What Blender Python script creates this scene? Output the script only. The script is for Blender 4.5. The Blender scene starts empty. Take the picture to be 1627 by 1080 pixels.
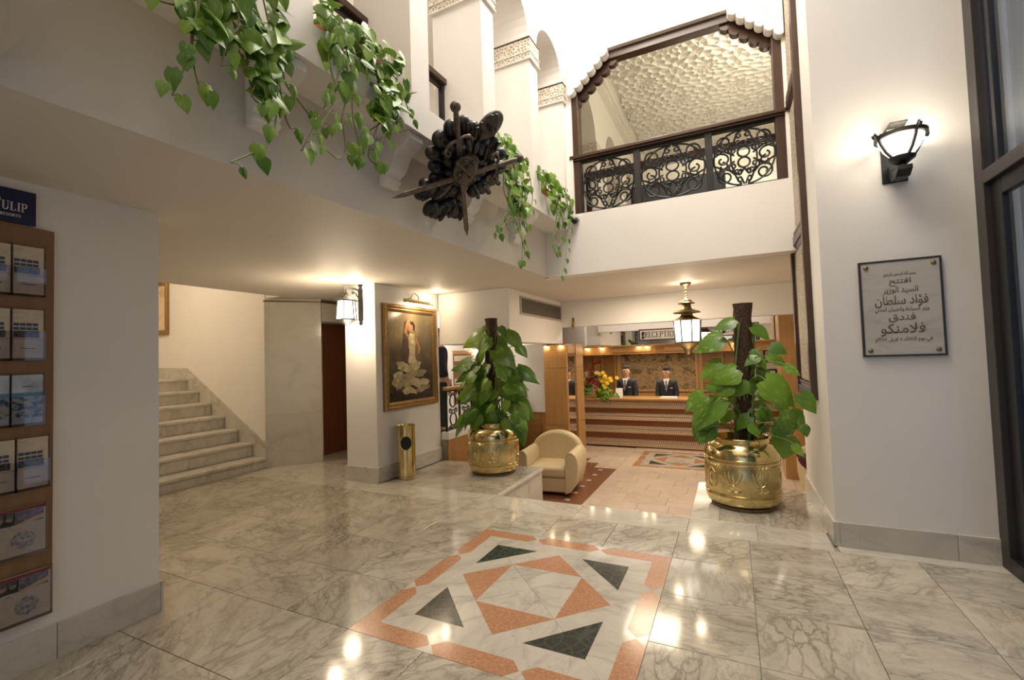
import bpy, bmesh, math, random
from math import sin, cos, pi, radians, sqrt, atan2, hypot
from mathutils import Vector, Matrix
RND = random.Random(11)
sc = bpy.context.scene
COL = sc.collection

# ------------------------------------------------------------------ camera
FPX, YAW, PITCH, ROLL, EYE = 724.497, -0.447985, 0.0381869, -0.0317765, 1.5
def _basis():
    f = Vector((sin(YAW)*cos(PITCH), cos(YAW)*cos(PITCH), sin(PITCH)))
    r = Vector((cos(YAW), -sin(YAW), 0)); u = r.cross(f)
    return (cos(ROLL)*r + sin(ROLL)*u, -sin(ROLL)*r + cos(ROLL)*u, f)
CR, CU, CF = _basis()
CP = Vector((0, 0, EYE))
cam = bpy.data.cameras.new('camera')
cam.sensor_width = 36; cam.sensor_fit = 'HORIZONTAL'; cam.lens = FPX/1627*36
cam.clip_start = 0.05; cam.clip_end = 100
camo = bpy.data.objects.new('camera', cam); COL.objects.link(camo)
m3 = Matrix((CR, CU, -CF)).transposed().to_4x4(); m3.translation = CP
camo.matrix_world = m3
sc.camera = camo

# ------------------------------------------------------------------ view, world, lights
sc.view_settings.view_transform = 'Standard'
sc.view_settings.look = 'None'
sc.view_settings.exposure = -0.06
sc.view_settings.gamma = 1.0
sc.view_settings.use_curve_mapping = False
sc.cycles.max_bounces = 8
sc.cycles.diffuse_bounces = 5
sc.cycles.glossy_bounces = 4
sc.cycles.transmission_bounces = 6
sc.cycles.transparent_max_bounces = 8
sc.cycles.sample_clamp_indirect = 4.0
sc.cycles.caustics_reflective = False
sc.cycles.caustics_refractive = False
world = bpy.data.worlds.new('world'); sc.world = world; world.use_nodes = True
bg = world.node_tree.nodes['Background']
bg.inputs[0].default_value = (0.70, 0.83, 1.0, 1); bg.inputs[1].default_value = 1.15

def area(name, loc, size, power, color, rot=(0, 0, 0), sizey=None, spread=pi):
    l = bpy.data.lights.new(name, 'AREA'); l.energy = power; l.color = color
    l.shape = 'RECTANGLE' if sizey else 'DISK'; l.size = size
    if sizey: l.size_y = sizey
    l.spread = spread
    o = bpy.data.objects.new(name, l); COL.objects.link(o); o.location = loc; o.rotation_euler = rot
    return o
def point(name, loc, power, color, radius=0.05):
    l = bpy.data.lights.new(name, 'POINT'); l.energy = power; l.color = color; l.shadow_soft_size = radius
    o = bpy.data.objects.new(name, l); COL.objects.link(o); o.location = loc
    return o
WARM = (1.0, 0.80, 0.56); SOFT = (1.0, 0.90, 0.76)
area('atrium_ceiling_light', (-0.6, 3.2, 6.5), 1.6, 195, (1.0, 0.92, 0.82), sizey=3.0)
point('atrium_wall_light', (-0.9, 4.5, 6.1), 60, SOFT, 0.15)
area('lobby_ceiling_light', (-0.6, -0.9, 2.55), 0.9, 2, (1.0, 0.93, 0.84), sizey=0.9)
area('stair_hall_light', (-7.6, 3.0, 3.9), 0.6, 44, (1.0, 0.78, 0.52), sizey=0.6)
point('gallery_light', (-3.2, 3.0, 5.2), 40, SOFT, 0.2)
area('upper_room_fill_up', (0.4, 7.4, 3.33), 2.2, 62, (1.0, 0.92, 0.76), (pi, 0, 0), sizey=2.6)  # added fill, no lamp known here; brightens the patterned ceiling
area('upper_room_light', (0.3, 10.6, 4.3), 1.6, 34, (1.0, 0.92, 0.76), (radians(112), 0, 0), sizey=0.8)
point('upper_room_spot', (0.9, 6.2, 5.30), 55, (1.0, 0.92, 0.76), 0.06)
area('fill_behind_beam', (-1.0, 8.95, 2.47), 3.6, 42, (1.0, 0.90, 0.78), (radians(-35), 0, 0), sizey=0.3)  # added unseen fill for the dark space between beam and mirror
area('entrance_wall_fill', (-0.8, -1.9, 2.52), 2.6, 9, (1.0, 0.95, 0.88), (radians(-30), 0, 0), sizey=0.2, spread=radians(110))  # unseen fill, added so the back wall mirrors white
area('left_hall_fill', (-4.8, 0.4, 2.47), 0.5, 4, SOFT, sizey=0.5)  # added fill out of view, lifts the hall seen in the mirror
point('duct_fill', (-3.4, 7.3, 1.62), 5, SOFT, 0.05)  # added fill without a fixture; brightens the end wall below the duct
area('lounge_ceiling_light', (-1.2, 6.9, 2.46), 0.7, 34, (1.0, 0.82, 0.60), sizey=0.7)
area('corridor_light', (-4.5, 7.0, 2.44), 0.4, 24, SOFT, sizey=0.4)
area('desk_ceiling_light', (-1.6, 11.2, 1.52), 2.4, 34, (1.0, 0.84, 0.62), sizey=0.5)
area('desk_front_light', (-1.2, 10.0, 1.47), 3.2, 32, (1.0, 0.82, 0.58), sizey=0.3)

# ------------------------------------------------------------------ projection helpers (pixel of the photograph -> point on a plane)
def ray(x, y):
    return CR*((x-813.5)/FPX) + CU*(-(y-540)/FPX) + CF
def on_plane(x, y, p, n):
    d = ray(x, y); n = Vector(n)
    return CP + d*(n.dot(Vector(p)-CP)/n.dot(d))
def atX(x, y, c): return on_plane(x, y, (c, 0, 0), (1, 0, 0))
def atY(x, y, c): return on_plane(x, y, (0, c, 0), (0, 1, 0))
def atZ(x, y, c): return on_plane(x, y, (0, 0, c), (0, 0, 1))
SK = 0.0376
def gx(y, off=0.0): return -1.92 + SK*(y-0.6) + off       # face of the upper gallery (runs slightly askew)
def atG(x, y, off=0.0): return on_plane(x, y, (gx(0.6, off), 0.6, 0), (1, -SK, 0))

# ------------------------------------------------------------------ object helpers
WM = {}
def link(o, parent=None, local=False):
    COL.objects.link(o)
    WM[o.name] = Matrix.Identity(4)
    if parent is not None:
        o.parent = parent
        if not local:
            o.matrix_parent_inverse = WM[parent.name].inverted()
        else:
            WM[o.name] = WM[parent.name].copy()
    return o
def props(o, label=None, cat=None, group=None, kind=None):
    if label: o['label'] = label
    if cat: o['category'] = cat
    if group: o['group'] = group
    if kind: o['kind'] = kind
    return o
def thing(name, label, cat, loc=(0, 0, 0), rz=0.0, group=None, kind=None):
    o = bpy.data.objects.new(name, None); COL.objects.link(o)
    o.empty_display_size = 0.1
    o.location = loc; o.rotation_euler = (0, 0, rz)
    WM[o.name] = Matrix.Translation(loc) @ Matrix.Rotation(rz, 4, 'Z')
    return props(o, label, cat, group, kind)
def struct_root(name, loc=(0, 0, 0)):
    o = bpy.data.objects.new(name, None); COL.objects.link(o); o.location = loc
    WM[o.name] = Matrix.Translation(loc); o['kind'] = 'structure'
    return o

class MB:
    def __init__(s): s.v = []; s.f = []
    def add(s, vs, fs):
        n = len(s.v); s.v += [tuple(v) for v in vs]; s.f += [tuple(i+n for i in f) for f in fs]; return s
    def box(s, x0, y0, z0, x1, y1, z1, M=None):
        vs = [Vector((x, y, z)) for z in (z0, z1) for y in (y0, y1) for x in (x0, x1)]
        if M is not None: vs = [M @ v for v in vs]
        return s.add(vs, [(0, 2, 3, 1), (4, 5, 7, 6), (0, 1, 5, 4), (2, 6, 7, 3), (0, 4, 6, 2), (1, 3, 7, 5)])
    def hexa(s, bot, top):            # two quads
        vs = list(bot)+list(top)
        n = len(bot)
        fs = [tuple(range(n-1, -1, -1)), tuple(range(n, 2*n))] + [(i, (i+1) % n, n+(i+1) % n, n+i) for i in range(n)]
        return s.add(vs, fs)
    def prism(s, pts, fn0, fn1):      # 2d outline mapped twice
        return s.hexa([fn0(*p) for p in pts], [fn1(*p) for p in pts])
    def tube(s, pts, r, n=6, closed=False, up=None):
        pts = [Vector(p) for p in pts]; k = len(pts)
        rs = r if isinstance(r, (list, tuple)) else [r]*k
        rings = []; prev = None
        for i, p in enumerate(pts):
            a = pts[(i-1) % k] if (closed or i > 0) else p
            b = pts[(i+1) % k] if (closed or i < k-1) else p
            t = (b-a)
            t = t.normalized() if t.length > 1e-9 else Vector((0, 0, 1))
            if prev is None:
                h = Vector(up) if up else (Vector((0, 0, 1)) if abs(t.z) < .9 else Vector((1, 0, 0)))
                u = (h - t*h.dot(t)).normalized()
            else:
                u = prev - t*prev.dot(t)
                u = u.normalized() if u.length > 1e-6 else t.orthogonal().normalized()
            prev = u; w = t.cross(u)
            rings.append([p + (u*cos(2*pi*j/n) + w*sin(2*pi*j/n))*rs[i] for j in range(n)])
        vs = [v for q in rings for v in q]; fs = []
        for i in range(k if closed else k-1):
            a = i*n; b = ((i+1) % k)*n
            fs += [(a+j, a+(j+1) % n, b+(j+1) % n, b+j) for j in range(n)]
        if not closed:
            fs += [tuple(range(n-1, -1, -1)), tuple(range((k-1)*n, k*n))]
        return s.add(vs, fs)
    def lathe(s, prof, n=24, c=(0, 0, 0), M=None, ph=0.0):
        vs = []; fs = []; c = Vector(c)
        for r, z in prof:
            for j in range(n):
                v = Vector((r*cos(2*pi*j/n+ph), r*sin(2*pi*j/n+ph), z))
                if M is not None: v = M @ v
                vs.append(v + c)
        for i in range(len(prof)-1):
            for j in range(n):
                a = i*n+j; b = i*n+(j+1) % n
                fs.append((a, b, b+n, a+n))
        if prof[0][0] > 1e-6: fs.append(tuple(range(n-1, -1, -1)))
        if prof[-1][0] > 1e-6: fs.append(tuple(range((len(prof)-1)*n, len(prof)*n)))
        return s.add(vs, fs)
    def ball(s, c, r, n=10, m=6, M=None):
        rr = (r, r, r) if isinstance(r, (int, float)) else r
        vs = []; fs = []
        c = Vector(c)
        for i in range(m+1):
            th = pi*i/m
            for j in range(n):
                v = Vector((rr[0]*sin(th)*cos(2*pi*j/n), rr[1]*sin(th)*sin(2*pi*j/n), rr[2]*cos(th)))
                if M is not None: v = M @ v
                vs.append(c+v)
        for i in range(m):
            for j in range(n):
                fs.append((i*n+j, i*n+(j+1) % n, (i+1)*n+(j+1) % n, (i+1)*n+j)[::-1])
        return s.add(vs, fs)
    def mesh(s, name, mat, smooth=False):
        me = bpy.data.meshes.new(name)
        me.from_pydata(s.v, [], s.f)
        bm = bmesh.new(); bm.from_mesh(me)
        bmesh.ops.remove_doubles(bm, verts=bm.verts, dist=1e-5)
        bmesh.ops.dissolve_degenerate(bm, edges=bm.edges, dist=1e-6)
        bmesh.ops.recalc_face_normals(bm, faces=bm.faces)
        bm.to_mesh(me); bm.free()
        if mat is not None: me.materials.append(mat)
        if smooth:
            for p in me.polygons: p.use_smooth = True
            try: me.set_sharp_from_angle(angle=radians(40))
            except Exception: pass
        return me
    def build(s, name, mat, parent=None, smooth=False, bevel=0.0, local=False, seg=2, label=None, kind=None, sub=0):
        o = bpy.data.objects.new(name, s.mesh(name, mat, smooth))
        link(o, parent, local)
        if bevel:
            b = o.modifiers.new('b', 'BEVEL'); b.width = bevel; b.segments = seg; b.limit_method = 'ANGLE'; b.angle_limit = radians(35)
        if sub:
            b = o.modifiers.new('s', 'SUBSURF'); b.levels = sub; b.render_levels = sub
        if label: o['label'] = label
        if kind: o['kind'] = kind
        return o
def bx(name, mat, a, b, parent=None, bevel=0.0, **k):
    return MB().box(*a, *b).build(name, mat, parent, bevel=bevel, **k)
def inst(name, mesh, parent, M, label=None):
    o = bpy.data.objects.new(name, mesh); COL.objects.link(o); WM[o.name] = Matrix.Identity(4)
    o.parent = parent; o.matrix_parent_inverse = WM[parent.name].inverted()
    o.matrix_basis = M
    if label: o['label'] = label
    return o

# ------------------------------------------------------------------ materials
class NT:
    def __init__(s, name):
        s.m = bpy.data.materials.new(name); s.m.use_nodes = True
        s.t = s.m.node_tree; s.b = s.t.nodes['Principled BSDF']; s.out = s.t.nodes['Material Output']
    def n(s, typ, ins=None, **kw):
        nd = s.t.nodes.new(typ)
        for k, v in kw.items(): setattr(nd, k, v)
        for k, v in (ins or {}).items(): s.set(nd.inputs[k], v)
        return nd
    def set(s, sock, v):
        if isinstance(v, bpy.types.NodeSocket): s.t.links.new(v, sock)
        elif isinstance(v, bpy.types.Node): s.t.links.new(v.outputs[0], sock)
        else: sock.default_value = v
    def ramp(s, fac, stops, interp='LINEAR'):
        nd = s.n('ShaderNodeValToRGB'); cr = nd.color_ramp; cr.interpolation = interp
        while len(cr.elements) < len(stops): cr.elements.new(0.5)
        for e, (p, c) in zip(cr.elements, stops):
            e.position = p; e.color = (*c, 1) if len(c) == 3 else c
        s.set(nd.inputs[0], fac); return nd.outputs[0]
    def mix(s, f, a, b, mode='MIX'):
        nd = s.n('ShaderNodeMix', data_type='RGBA', blend_type=mode)
        s.set(nd.inputs[0], f); s.set(nd.inputs[6], a if not isinstance(a, tuple) else (*a, 1)[:4]); s.set(nd.inputs[7], b if not isinstance(b, tuple) else (*b, 1)[:4])
        return nd.outputs[2]
    def math(s, op, a, b=0.0, c=0.0):
        nd = s.n('ShaderNodeMath', operation=op); s.set(nd.inputs[0], a); s.set(nd.inputs[1], b); s.set(nd.inputs[2], c); return nd.outputs[0]
    def vm(s, op, a, b=(0, 0, 0)):
        nd = s.n('ShaderNodeVectorMath', operation=op); s.set(nd.inputs[0], a); s.set(nd.inputs[1], b); return nd.outputs[0]
    def pos(s, per_object=True, spin=False):
        g = s.n('ShaderNodeNewGeometry').outputs['Position']
        if per_object:
            r = s.n('ShaderNodeObjectInfo').outputs['Random']
            if spin:
                vr = s.n('ShaderNodeVectorRotate', rotation_type='Z_AXIS'); s.set(vr.inputs['Vector'], g)
                s.set(vr.inputs['Angle'], s.math('MULTIPLY', s.math('FLOOR', s.math('MULTIPLY', r, 7.99)), 0.785))
                g = vr.outputs[0]
            k = s.vm('MULTIPLY', (37.0, 53.0, 21.0), s.n('ShaderNodeCombineXYZ', {0: r, 1: r, 2: r}).outputs[0])
            g = s.vm('ADD', g, k)
        return g
    def obj(s): return s.n('ShaderNodeTexCoord').outputs['Object']
    def scale(s, v, sc3): return s.vm('MULTIPLY', v, sc3)
    def noise(s, v, scale, detail=4.0, rough=0.55, out=0):
        nd = s.n('ShaderNodeTexNoise', {'Vector': v, 'Scale': scale, 'Detail': detail, 'Roughness': rough}); return nd.outputs[out]
    def vor(s, v, scale, feature='F1', out=0, rnd=1.0):
        nd = s.n('ShaderNodeTexVoronoi', {'Vector': v, 'Scale': scale, 'Randomness': rnd}, feature=feature); return nd.outputs[out]
    def fin(s, color=None, rough=None, metal=None, bump=None, bstr=0.2, bdist=0.01, **ins):
        b = s.b
        if color is not None: s.set(b.inputs['Base Color'], (*color, 1) if isinstance(color, tuple) and len(color) == 3 else color)
        if rough is not None: s.set(b.inputs['Roughness'], rough)
        if metal is not None: s.set(b.inputs['Metallic'], metal)
        if bump is not None:
            nd = s.n('ShaderNodeBump', {'Strength': bstr, 'Distance': bdist, 'Height': bump}); s.set(b.inputs['Normal'], nd.outputs[0])
        for k, v in ins.items(): s.set(b.inputs[k.replace('_', ' ')], v)
        return s.m

def plain(name, c, rough=0.5, metal=0.0, var=0.06, scale=30, bstr=0.05):
    t = NT(name); v = t.pos()
    n = t.noise(v, scale, 3)
    d = tuple(max(0, x*(1-var*2)) for x in c); l = tuple(min(1, x*(1+var)) for x in c)
    return t.fin(t.ramp(n, [(0.3, d), (0.7, l)]), rough, metal, bump=n, bstr=bstr, bdist=0.004)
def plaster(name, c):
    t = NT(name); v = t.pos(False)
    n1 = t.noise(v, 1.3, 4); n2 = t.noise(v, 38, 3)
    colr = t.ramp(n1, [(0.3, tuple(x*0.965 for x in c)), (0.7, c)])
    return t.fin(colr, 0.62, bump=t.math('ADD', t.math('MULTIPLY', n1, 3.0), t.math('MULTIPLY', n2, 0.35)), bstr=0.18, bdist=0.012)
def marble(name, base, dark, vein, scale=4.5, rough=0.09, stretch=(1, 2.0, 1), amount=0.9, spin=True, per=True, cloud=0.4):
    t = NT(name); g = t.pos(per, spin)
    v = t.scale(g, stretch)
    w = t.noise(v, 2.2, 5, 0.6, out=1)
    vv = t.vm('ADD', v, t.vm('MULTIPLY', t.vm('SUBTRACT', w, (0.5, 0.5, 0.5)), (0.55, 0.55, 0.55)))
    e1 = t.vor(vv, scale, 'DISTANCE_TO_EDGE')
    e2 = t.vor(vv, scale*2.3, 'DISTANCE_TO_EDGE')
    l1 = t.ramp(e1, [(0.0, (1, 1, 1)), (0.035, (0.6, 0.6, 0.6)), (0.13, (0, 0, 0))])
    l2 = t.ramp(e2, [(0.0, (0.7, 0.7, 0.7)), (0.06, (0, 0, 0))])
    dens = t.ramp(t.noise(v, 1.5, 3), [(0.38, (0.08, 0.08, 0.08)), (0.62, (1, 1, 1))])
    d2 = t.ramp(t.noise(v, 2.7, 3), [(0.45, (0, 0, 0)), (0.65, (1, 1, 1))])
    f = t.math('MINIMUM', t.math('MULTIPLY', t.math('ADD', t.math('MULTIPLY', l1, dens), t.math('MULTIPLY', l2, d2)), amount), 1.0)
    ground = t.mix(t.math('MULTIPLY', t.ramp(t.noise(vv, 3.0, 5, 0.65), [(0.42, (0, 0, 0)), (0.68, (1, 1, 1))]), cloud), base, dark)
    colr = t.mix(f, ground, vein)
    r = t.n('ShaderNodeObjectInfo').outputs['Random']
    hs = t.n('ShaderNodeHueSaturation', {'Color': colr, 'Value': t.math('MULTIPLY_ADD', r, 0.12, 0.94)})
    return t.fin(hs.outputs[0], rough, Specular_IOR_Level=0.5)
def wood(name, c1, c2, rough=0.32, scale=1.0, axis='Z'):
    t = NT(name); g = t.pos()
    st = {'Z': (14, 14, 1.1), 'X': (1.1, 14, 14), 'Y': (14, 1.1, 14)}[axis]
    v = t.scale(g, tuple(x*scale for x in st))
    n = t.noise(v, 1.6, 5, 0.6); n2 = t.noise(v, 7, 3)
    f = t.math('ADD', t.math('MULTIPLY', n, 0.75), t.math('MULTIPLY', n2, 0.25))
    return t.fin(t.ramp(f, [(0.32, c2), (0.68, c1)]), rough, bump=f, bstr=0.08, bdist=0.003)
def metal(name, c, rough, var=0.15, scale=12):
    t = NT(name); v = t.pos(); n = t.noise(v, scale, 4)
    return t.fin(t.ramp(n, [(0.3, tuple(x*(1-var) for x in c)), (0.7, c)]), t.math('MULTIPLY_ADD', n, 0.12, rough-0.06), 1.0, bump=n, bstr=0.04, bdist=0.004)
def emit(name, c, strength, base=(0.9, 0.9, 0.85)):
    t = NT(name); v = t.pos(); n = t.noise(v, 8, 2)
    t.set(t.b.inputs['Emission Color'], (*c, 1)); 
    t.set(t.b.inputs['Emission Strength'], t.math('MULTIPLY_ADD', n, 0.3*strength, 0.85*strength))
    return t.fin(base, 0.4)

M = {}
M['plaster'] = plaster('white_plaster', (0.82, 0.79, 0.745))
M['plaster_up'] = plaster('upper_plaster', (0.84, 0.80, 0.75))
M['cream'] = plaster('cream_plaster', (0.82, 0.785, 0.69))
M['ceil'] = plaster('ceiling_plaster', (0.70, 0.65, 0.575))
M['marble'] = marble('veined_white_marble', (0.53, 0.48, 0.395), (0.345, 0.305, 0.24), (0.18, 0.16, 0.125), 5.6, 0.10, (1, 2.3, 1), 0.78, cloud=0.85)
M['marble_q'] = marble('quiet_white_marble', (0.60, 0.56, 0.48), (0.46, 0.425, 0.355), (0.29, 0.265, 0.22), 2.6, 0.10, (1, 2.4, 1), 0.55, cloud=0.6)
M['marble_base'] = marble('beige_skirting_marble', (0.60, 0.565, 0.50), (0.46, 0.43, 0.38), (0.30, 0.28, 0.26), 2.6, 0.25, (1, 1, 1.6), 0.5, spin=False)
M['marble_wall'] = marble('cladding_marble', (0.62, 0.585, 0.50), (0.50, 0.47, 0.40), (0.40, 0.37, 0.32), 1.6, 0.16, (1, 1, 1), 0.4, spin=False)
M['marble_pink'] = marble('pinkish_marble', (0.72, 0.60, 0.49), (0.58, 0.47, 0.37), (0.48, 0.38, 0.31), 1.8, 0.13, (1, 2.5, 1), 0.4)
def stone(name, a, b, c, rough=0.12, scale=34):
    t = NT(name); g = t.pos()
    w = t.vm('ADD', g, t.vm('MULTIPLY', t.noise(g, 18, 4, out=1), (0.04, 0.04, 0.04)))
    e = t.vor(w, scale, 'DISTANCE_TO_EDGE'); n = t.noise(g, 60, 4)
    k = t.ramp(n, [(0.3, a), (0.7, b)])
    return t.fin(t.mix(t.ramp(e, [(0.0, (0.6, 0.6, 0.6)), (0.09, (0, 0, 0))]), k, c), rough)
M['rosso'] = stone('terracotta_marble', (0.44, 0.215, 0.115), (0.56, 0.30, 0.17), (0.33, 0.15, 0.08), 0.16)
M['nero'] = stone('black_green_marble', (0.030, 0.034, 0.031), (0.055, 0.062, 0.055), (0.10, 0.12, 0.10), 0.14, 14)
M['brown_tile'] = stone('red_brown_tile', (0.20, 0.085, 0.045), (0.26, 0.115, 0.06), (0.15, 0.06, 0.035), 0.25, 50)
M['grout'] = plain('grey_grout', (0.30, 0.28, 0.24), 0.8)
M['wood'] = wood('honey_wood', (0.49, 0.275, 0.098), (0.38, 0.195, 0.064))
M['wood_h'] = wood('honey_wood_level', (0.48, 0.265, 0.092), (0.36, 0.18, 0.058), axis='X')
M['wood_red'] = wood('red_brown_wood', (0.22, 0.085, 0.03), (0.15, 0.055, 0.02), 0.22, axis='X')
M['wood_dark'] = wood('dark_walnut', (0.070, 0.033, 0.018), (0.038, 0.017, 0.009), 0.30)
M['wood_dark_h'] = wood('dark_walnut_level', (0.074, 0.035, 0.019), (0.042, 0.019, 0.010), 0.30, axis='X')
M['wood_door'] = wood('mahogany_door', (0.21, 0.07, 0.03), (0.14, 0.045, 0.02), 0.18)
M['wood_board'] = wood('brown_board', (0.26, 0.14, 0.06), (0.20, 0.10, 0.04), 0.4)
M['brass'] = metal('polished_brass', (0.76, 0.62, 0.30), 0.15)
M['brass_h'] = metal('hammered_brass', (0.70, 0.57, 0.28), 0.30, 0.3, 60)
M['brass_old'] = metal('aged_brass', (0.26, 0.19, 0.09), 0.48)
M['gold'] = plain('gilded_frame', (0.36, 0.215, 0.075), 0.34, 0.6, 0.2, 40, 0.15)
M['iron'] = plain('black_iron', (0.022, 0.021, 0.020), 0.42, 0.4, 0.2, 40)
M['iron2'] = plain('window_black_metal', (0.018, 0.018, 0.02), 0.35, 0.3)
M['bronze_frame'] = plain('grey_bronze_frame', (0.06, 0.053, 0.052), 0.4, 0.4)
M['steel'] = metal('dull_steel', (0.30, 0.25, 0.20), 0.45)
M['white_inlay'] = plain('bone_inlay', (0.78, 0.72, 0.62), 0.4)
M['coir'] = plain('coir_pole', (0.075, 0.040, 0.026), 0.95, 0, 0.35, 55, 1.0)
M['soil'] = plain('dark_soil', (0.03, 0.022, 0.016), 0.95, 0, 0.3, 60, 0.6)
M['stem'] = plain('green_stem', (0.16, 0.24, 0.06), 0.5)
M['stem_brown'] = plain('brown_vine', (0.16, 0.15, 0.06), 0.6)
M['leather'] = plain('cream_leather', (0.66, 0.54, 0.33), 0.45, 0, 0.04, 60, 0.08)
M['burgundy'] = plain('burgundy_velvet', (0.10, 0.012, 0.02), 0.9, 0, 0.15, 50, 0.2)
M['terracotta'] = plain('terracotta_pot', (0.42, 0.15, 0.06), 0.7)
M['black'] = plain('black_void', (0.006, 0.006, 0.006), 0.6)
M['white_plastic'] = plain('white_plastic', (0.80, 0.79, 0.76), 0.35)
def leaf_mat(name, c1, c2, c3):
    t = NT(name); g = t.obj()
    r = t.n('ShaderNodeObjectInfo').outputs['Random']
    off = t.vm('ADD', t.scale(g, (9, 2.0, 9)), t.n('ShaderNodeCombineXYZ', {0: t.math('MULTIPLY', r, 40.0), 1: t.math('MULTIPLY', r, 17.0), 2: r}).outputs[0])
    n = t.noise(off, 1.6, 3)
    base = t.mix(r, c1, c2)
    k = t.math('MULTIPLY', t.ramp(n, [(0.55, (0, 0, 0)), (0.72, (1, 1, 1))]), t.math('MULTIPLY_ADD', t.math('FRACT', t.math('MULTIPLY', r, 7.3)), 0.75, 0.05))
    colr = t.mix(k, base, c3)
    m = t.fin(colr, 0.30, bump=n, bstr=0.1, bdist=0.005)
    tr = t.n('ShaderNodeBsdfTranslucent', {'Color': t.mix(0.5, colr, (0.3, 0.5, 0.08))})
    mx = t.n('ShaderNodeMixShader', {0: 0.14, 1: t.b.outputs[0], 2: tr.outputs[0]})
    t.set(t.out.inputs[0], mx.outputs[0]); return m
M['leaf'] = leaf_mat('pothos_leaf', (0.050, 0.145, 0.010), (0.19, 0.33, 0.028), (0.55, 0.60, 0.16))
M['leaf_dark'] = leaf_mat('big_pothos_leaf', (0.045, 0.130, 0.010), (0.14, 0.265, 0.022), (0.46, 0.55, 0.15))
def glass(name, tint=(1, 1, 1), refl=0.09, rough=0.0):
    t = NT(name)
    tr = t.n('ShaderNodeBsdfTransparent', {'Color': (*tint, 1)}); gl = t.n('ShaderNodeBsdfGlossy', {'Color': (1, 1, 1, 1), 'Roughness': rough})
    lw = t.n('ShaderNodeLayerWeight', {'Blend': 0.25})
    f = t.math('MULTIPLY_ADD', lw.outputs['Fresnel'], 0.4, refl*0.4)
    mx = t.n('ShaderNodeMixShader', {0: f, 1: tr.outputs[0], 2: gl.outputs[0]}); t.set(t.out.inputs[0], mx.outputs[0]); return t.m
M['glass'] = glass('window_glass', (0.80, 0.86, 0.95))
M['glass_clear'] = glass('clear_window_glass', (0.97, 0.98, 1.0), 0.04)
M['acrylic'] = glass('clear_acrylic', (0.93, 0.93, 0.95), 0.05, 0.03)
def mirror(name):
    t = NT(name); n = t.noise(t.pos(False), 2, 2)
    return t.fin(t.ramp(n, [(0, (0.86, 0.85, 0.82)), (1, (0.90, 0.89, 0.87))]), 0.015, 1.0)
M['mirror'] = mirror('silvered_mirror')
M['lamp_glass'] = emit('glowing_lamp_glass', (1.0, 0.86, 0.62), 4.5)
M['lamp_glass_cool'] = emit('glowing_white_glass', (1.0, 0.92, 0.78), 4.5)
M['bulb'] = emit('halogen_bulb', (1.0, 0.82, 0.55), 60.0)
M['lattice_paper'] = None
def lattice():
    t = NT('cream_carved_lattice'); g = t.pos(False)
    e = t.vor(t.scale(g, (1, 1, 1)), 42, 'DISTANCE_TO_EDGE')
    colr = t.ramp(e, [(0.0, (0.72, 0.66, 0.55)), (0.09, (0.62, 0.56, 0.45)), (0.14, (0.30, 0.23, 0.16))])
    return t.fin(colr, 0.6, bump=t.ramp(e, [(0, (1, 1, 1)), (0.15, (0, 0, 0))]), bstr=0.6, bdist=0.01)
M['lattice'] = lattice()
def band():
    t = NT('stucco_arabesque_band'); g = t.pos(False)
    e = t.vor(g, 30, 'DISTANCE_TO_EDGE'); 
    colr = t.ramp(e, [(0.0, (0.80, 0.74, 0.64)), (0.10, (0.76, 0.69, 0.59)), (0.2, (0.40, 0.32, 0.23))])
    return t.fin(colr, 0.7, bump=t.ramp(e, [(0, (1, 1, 1)), (0.2, (0, 0, 0))]), bstr=0.5, bdist=0.012)
M['band'] = band()
# ================================================================== STRUCTURE
def struct(name, mb, mat, parent=None, **k):
    return mb.build(name, mat, parent, kind='structure' if parent is None else None, **k)
def sbox(name, mat, a, b, parent=None, **k):
    return struct(name, MB().box(*a, *b), mat, parent, **k)

# ---- floors -------------------------------------------------------
floor = struct('floor', MB().box(-6.3, -2.5, -.6, 1.6, 4.45, -.0125).box(-4.6, 4.45, -.6, -2.385, 5.72, -.0125).box(-.385, 4.45, -.6, .66, 5.69, -.0125)
               .box(-6.3, 4.45, -.6, -4.6, 7.2, -.0125), M['grout'])
TILE = {}
def tile(parent, mat, x0, y0, x1, y1, z=0.0, gap=0.0016, th=0.012, name='tile'):
    if x1-x0 < .02 or y1-y0 < .02: return
    w, d = round(x1-x0-2*gap, 4), round(y1-y0-2*gap, 4)
    key = (w, d, mat.name)
    if key not in TILE:
        e = 0.0012
        TILE[key] = MB().hexa([(-w/2, -d/2, -th), (w/2, -d/2, -th), (w/2, d/2, -th), (-w/2, d/2, -th)], [(-w/2, -d/2, -e), (w/2, -d/2, -e), (w/2, d/2, -e), (-w/2, d/2, -e)]) \
            .hexa([(-w/2, -d/2, -e), (w/2, -d/2, -e), (w/2, d/2, -e), (-w/2, d/2, -e)], [(-w/2+e, -d/2+e, 0), (w/2-e, -d/2+e, 0), (w/2-e, d/2-e, 0), (-w/2+e, d/2-e, 0)]).mesh('tile', mat)
    return inst(name, TILE[key], parent, Matrix.Translation(((x0+x1)/2, (y0+y1)/2, z)))
MX0, MX1, MY0, MY1 = -2.02, -.463, 1.951, 3.551
TX, TY = (MX1-MX0)/3, (MY1-MY0)/3
for i in range(-12, 5):
    for j in range(-3, 4):
        x0 = MX1+i*TX; x1 = x0+TX; y0 = MY0+j*TY; y1 = y0+TY
        if -3 <= i <= -1 and 0 <= j <= 2: continue
        if y1 < .3: continue
        x0, x1 = max(x0, -6.2), min(x1, 1.57)
        if x1 < -3.3 and y1 < 1.6: continue
        tile(floor, M['marble'], x0, y0, x1, y1)
xs = [-6.2, -5.57, -4.9, -4.2, -3.5, -2.9, -2.39, -1.4, -.41, .12, .62]
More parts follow.
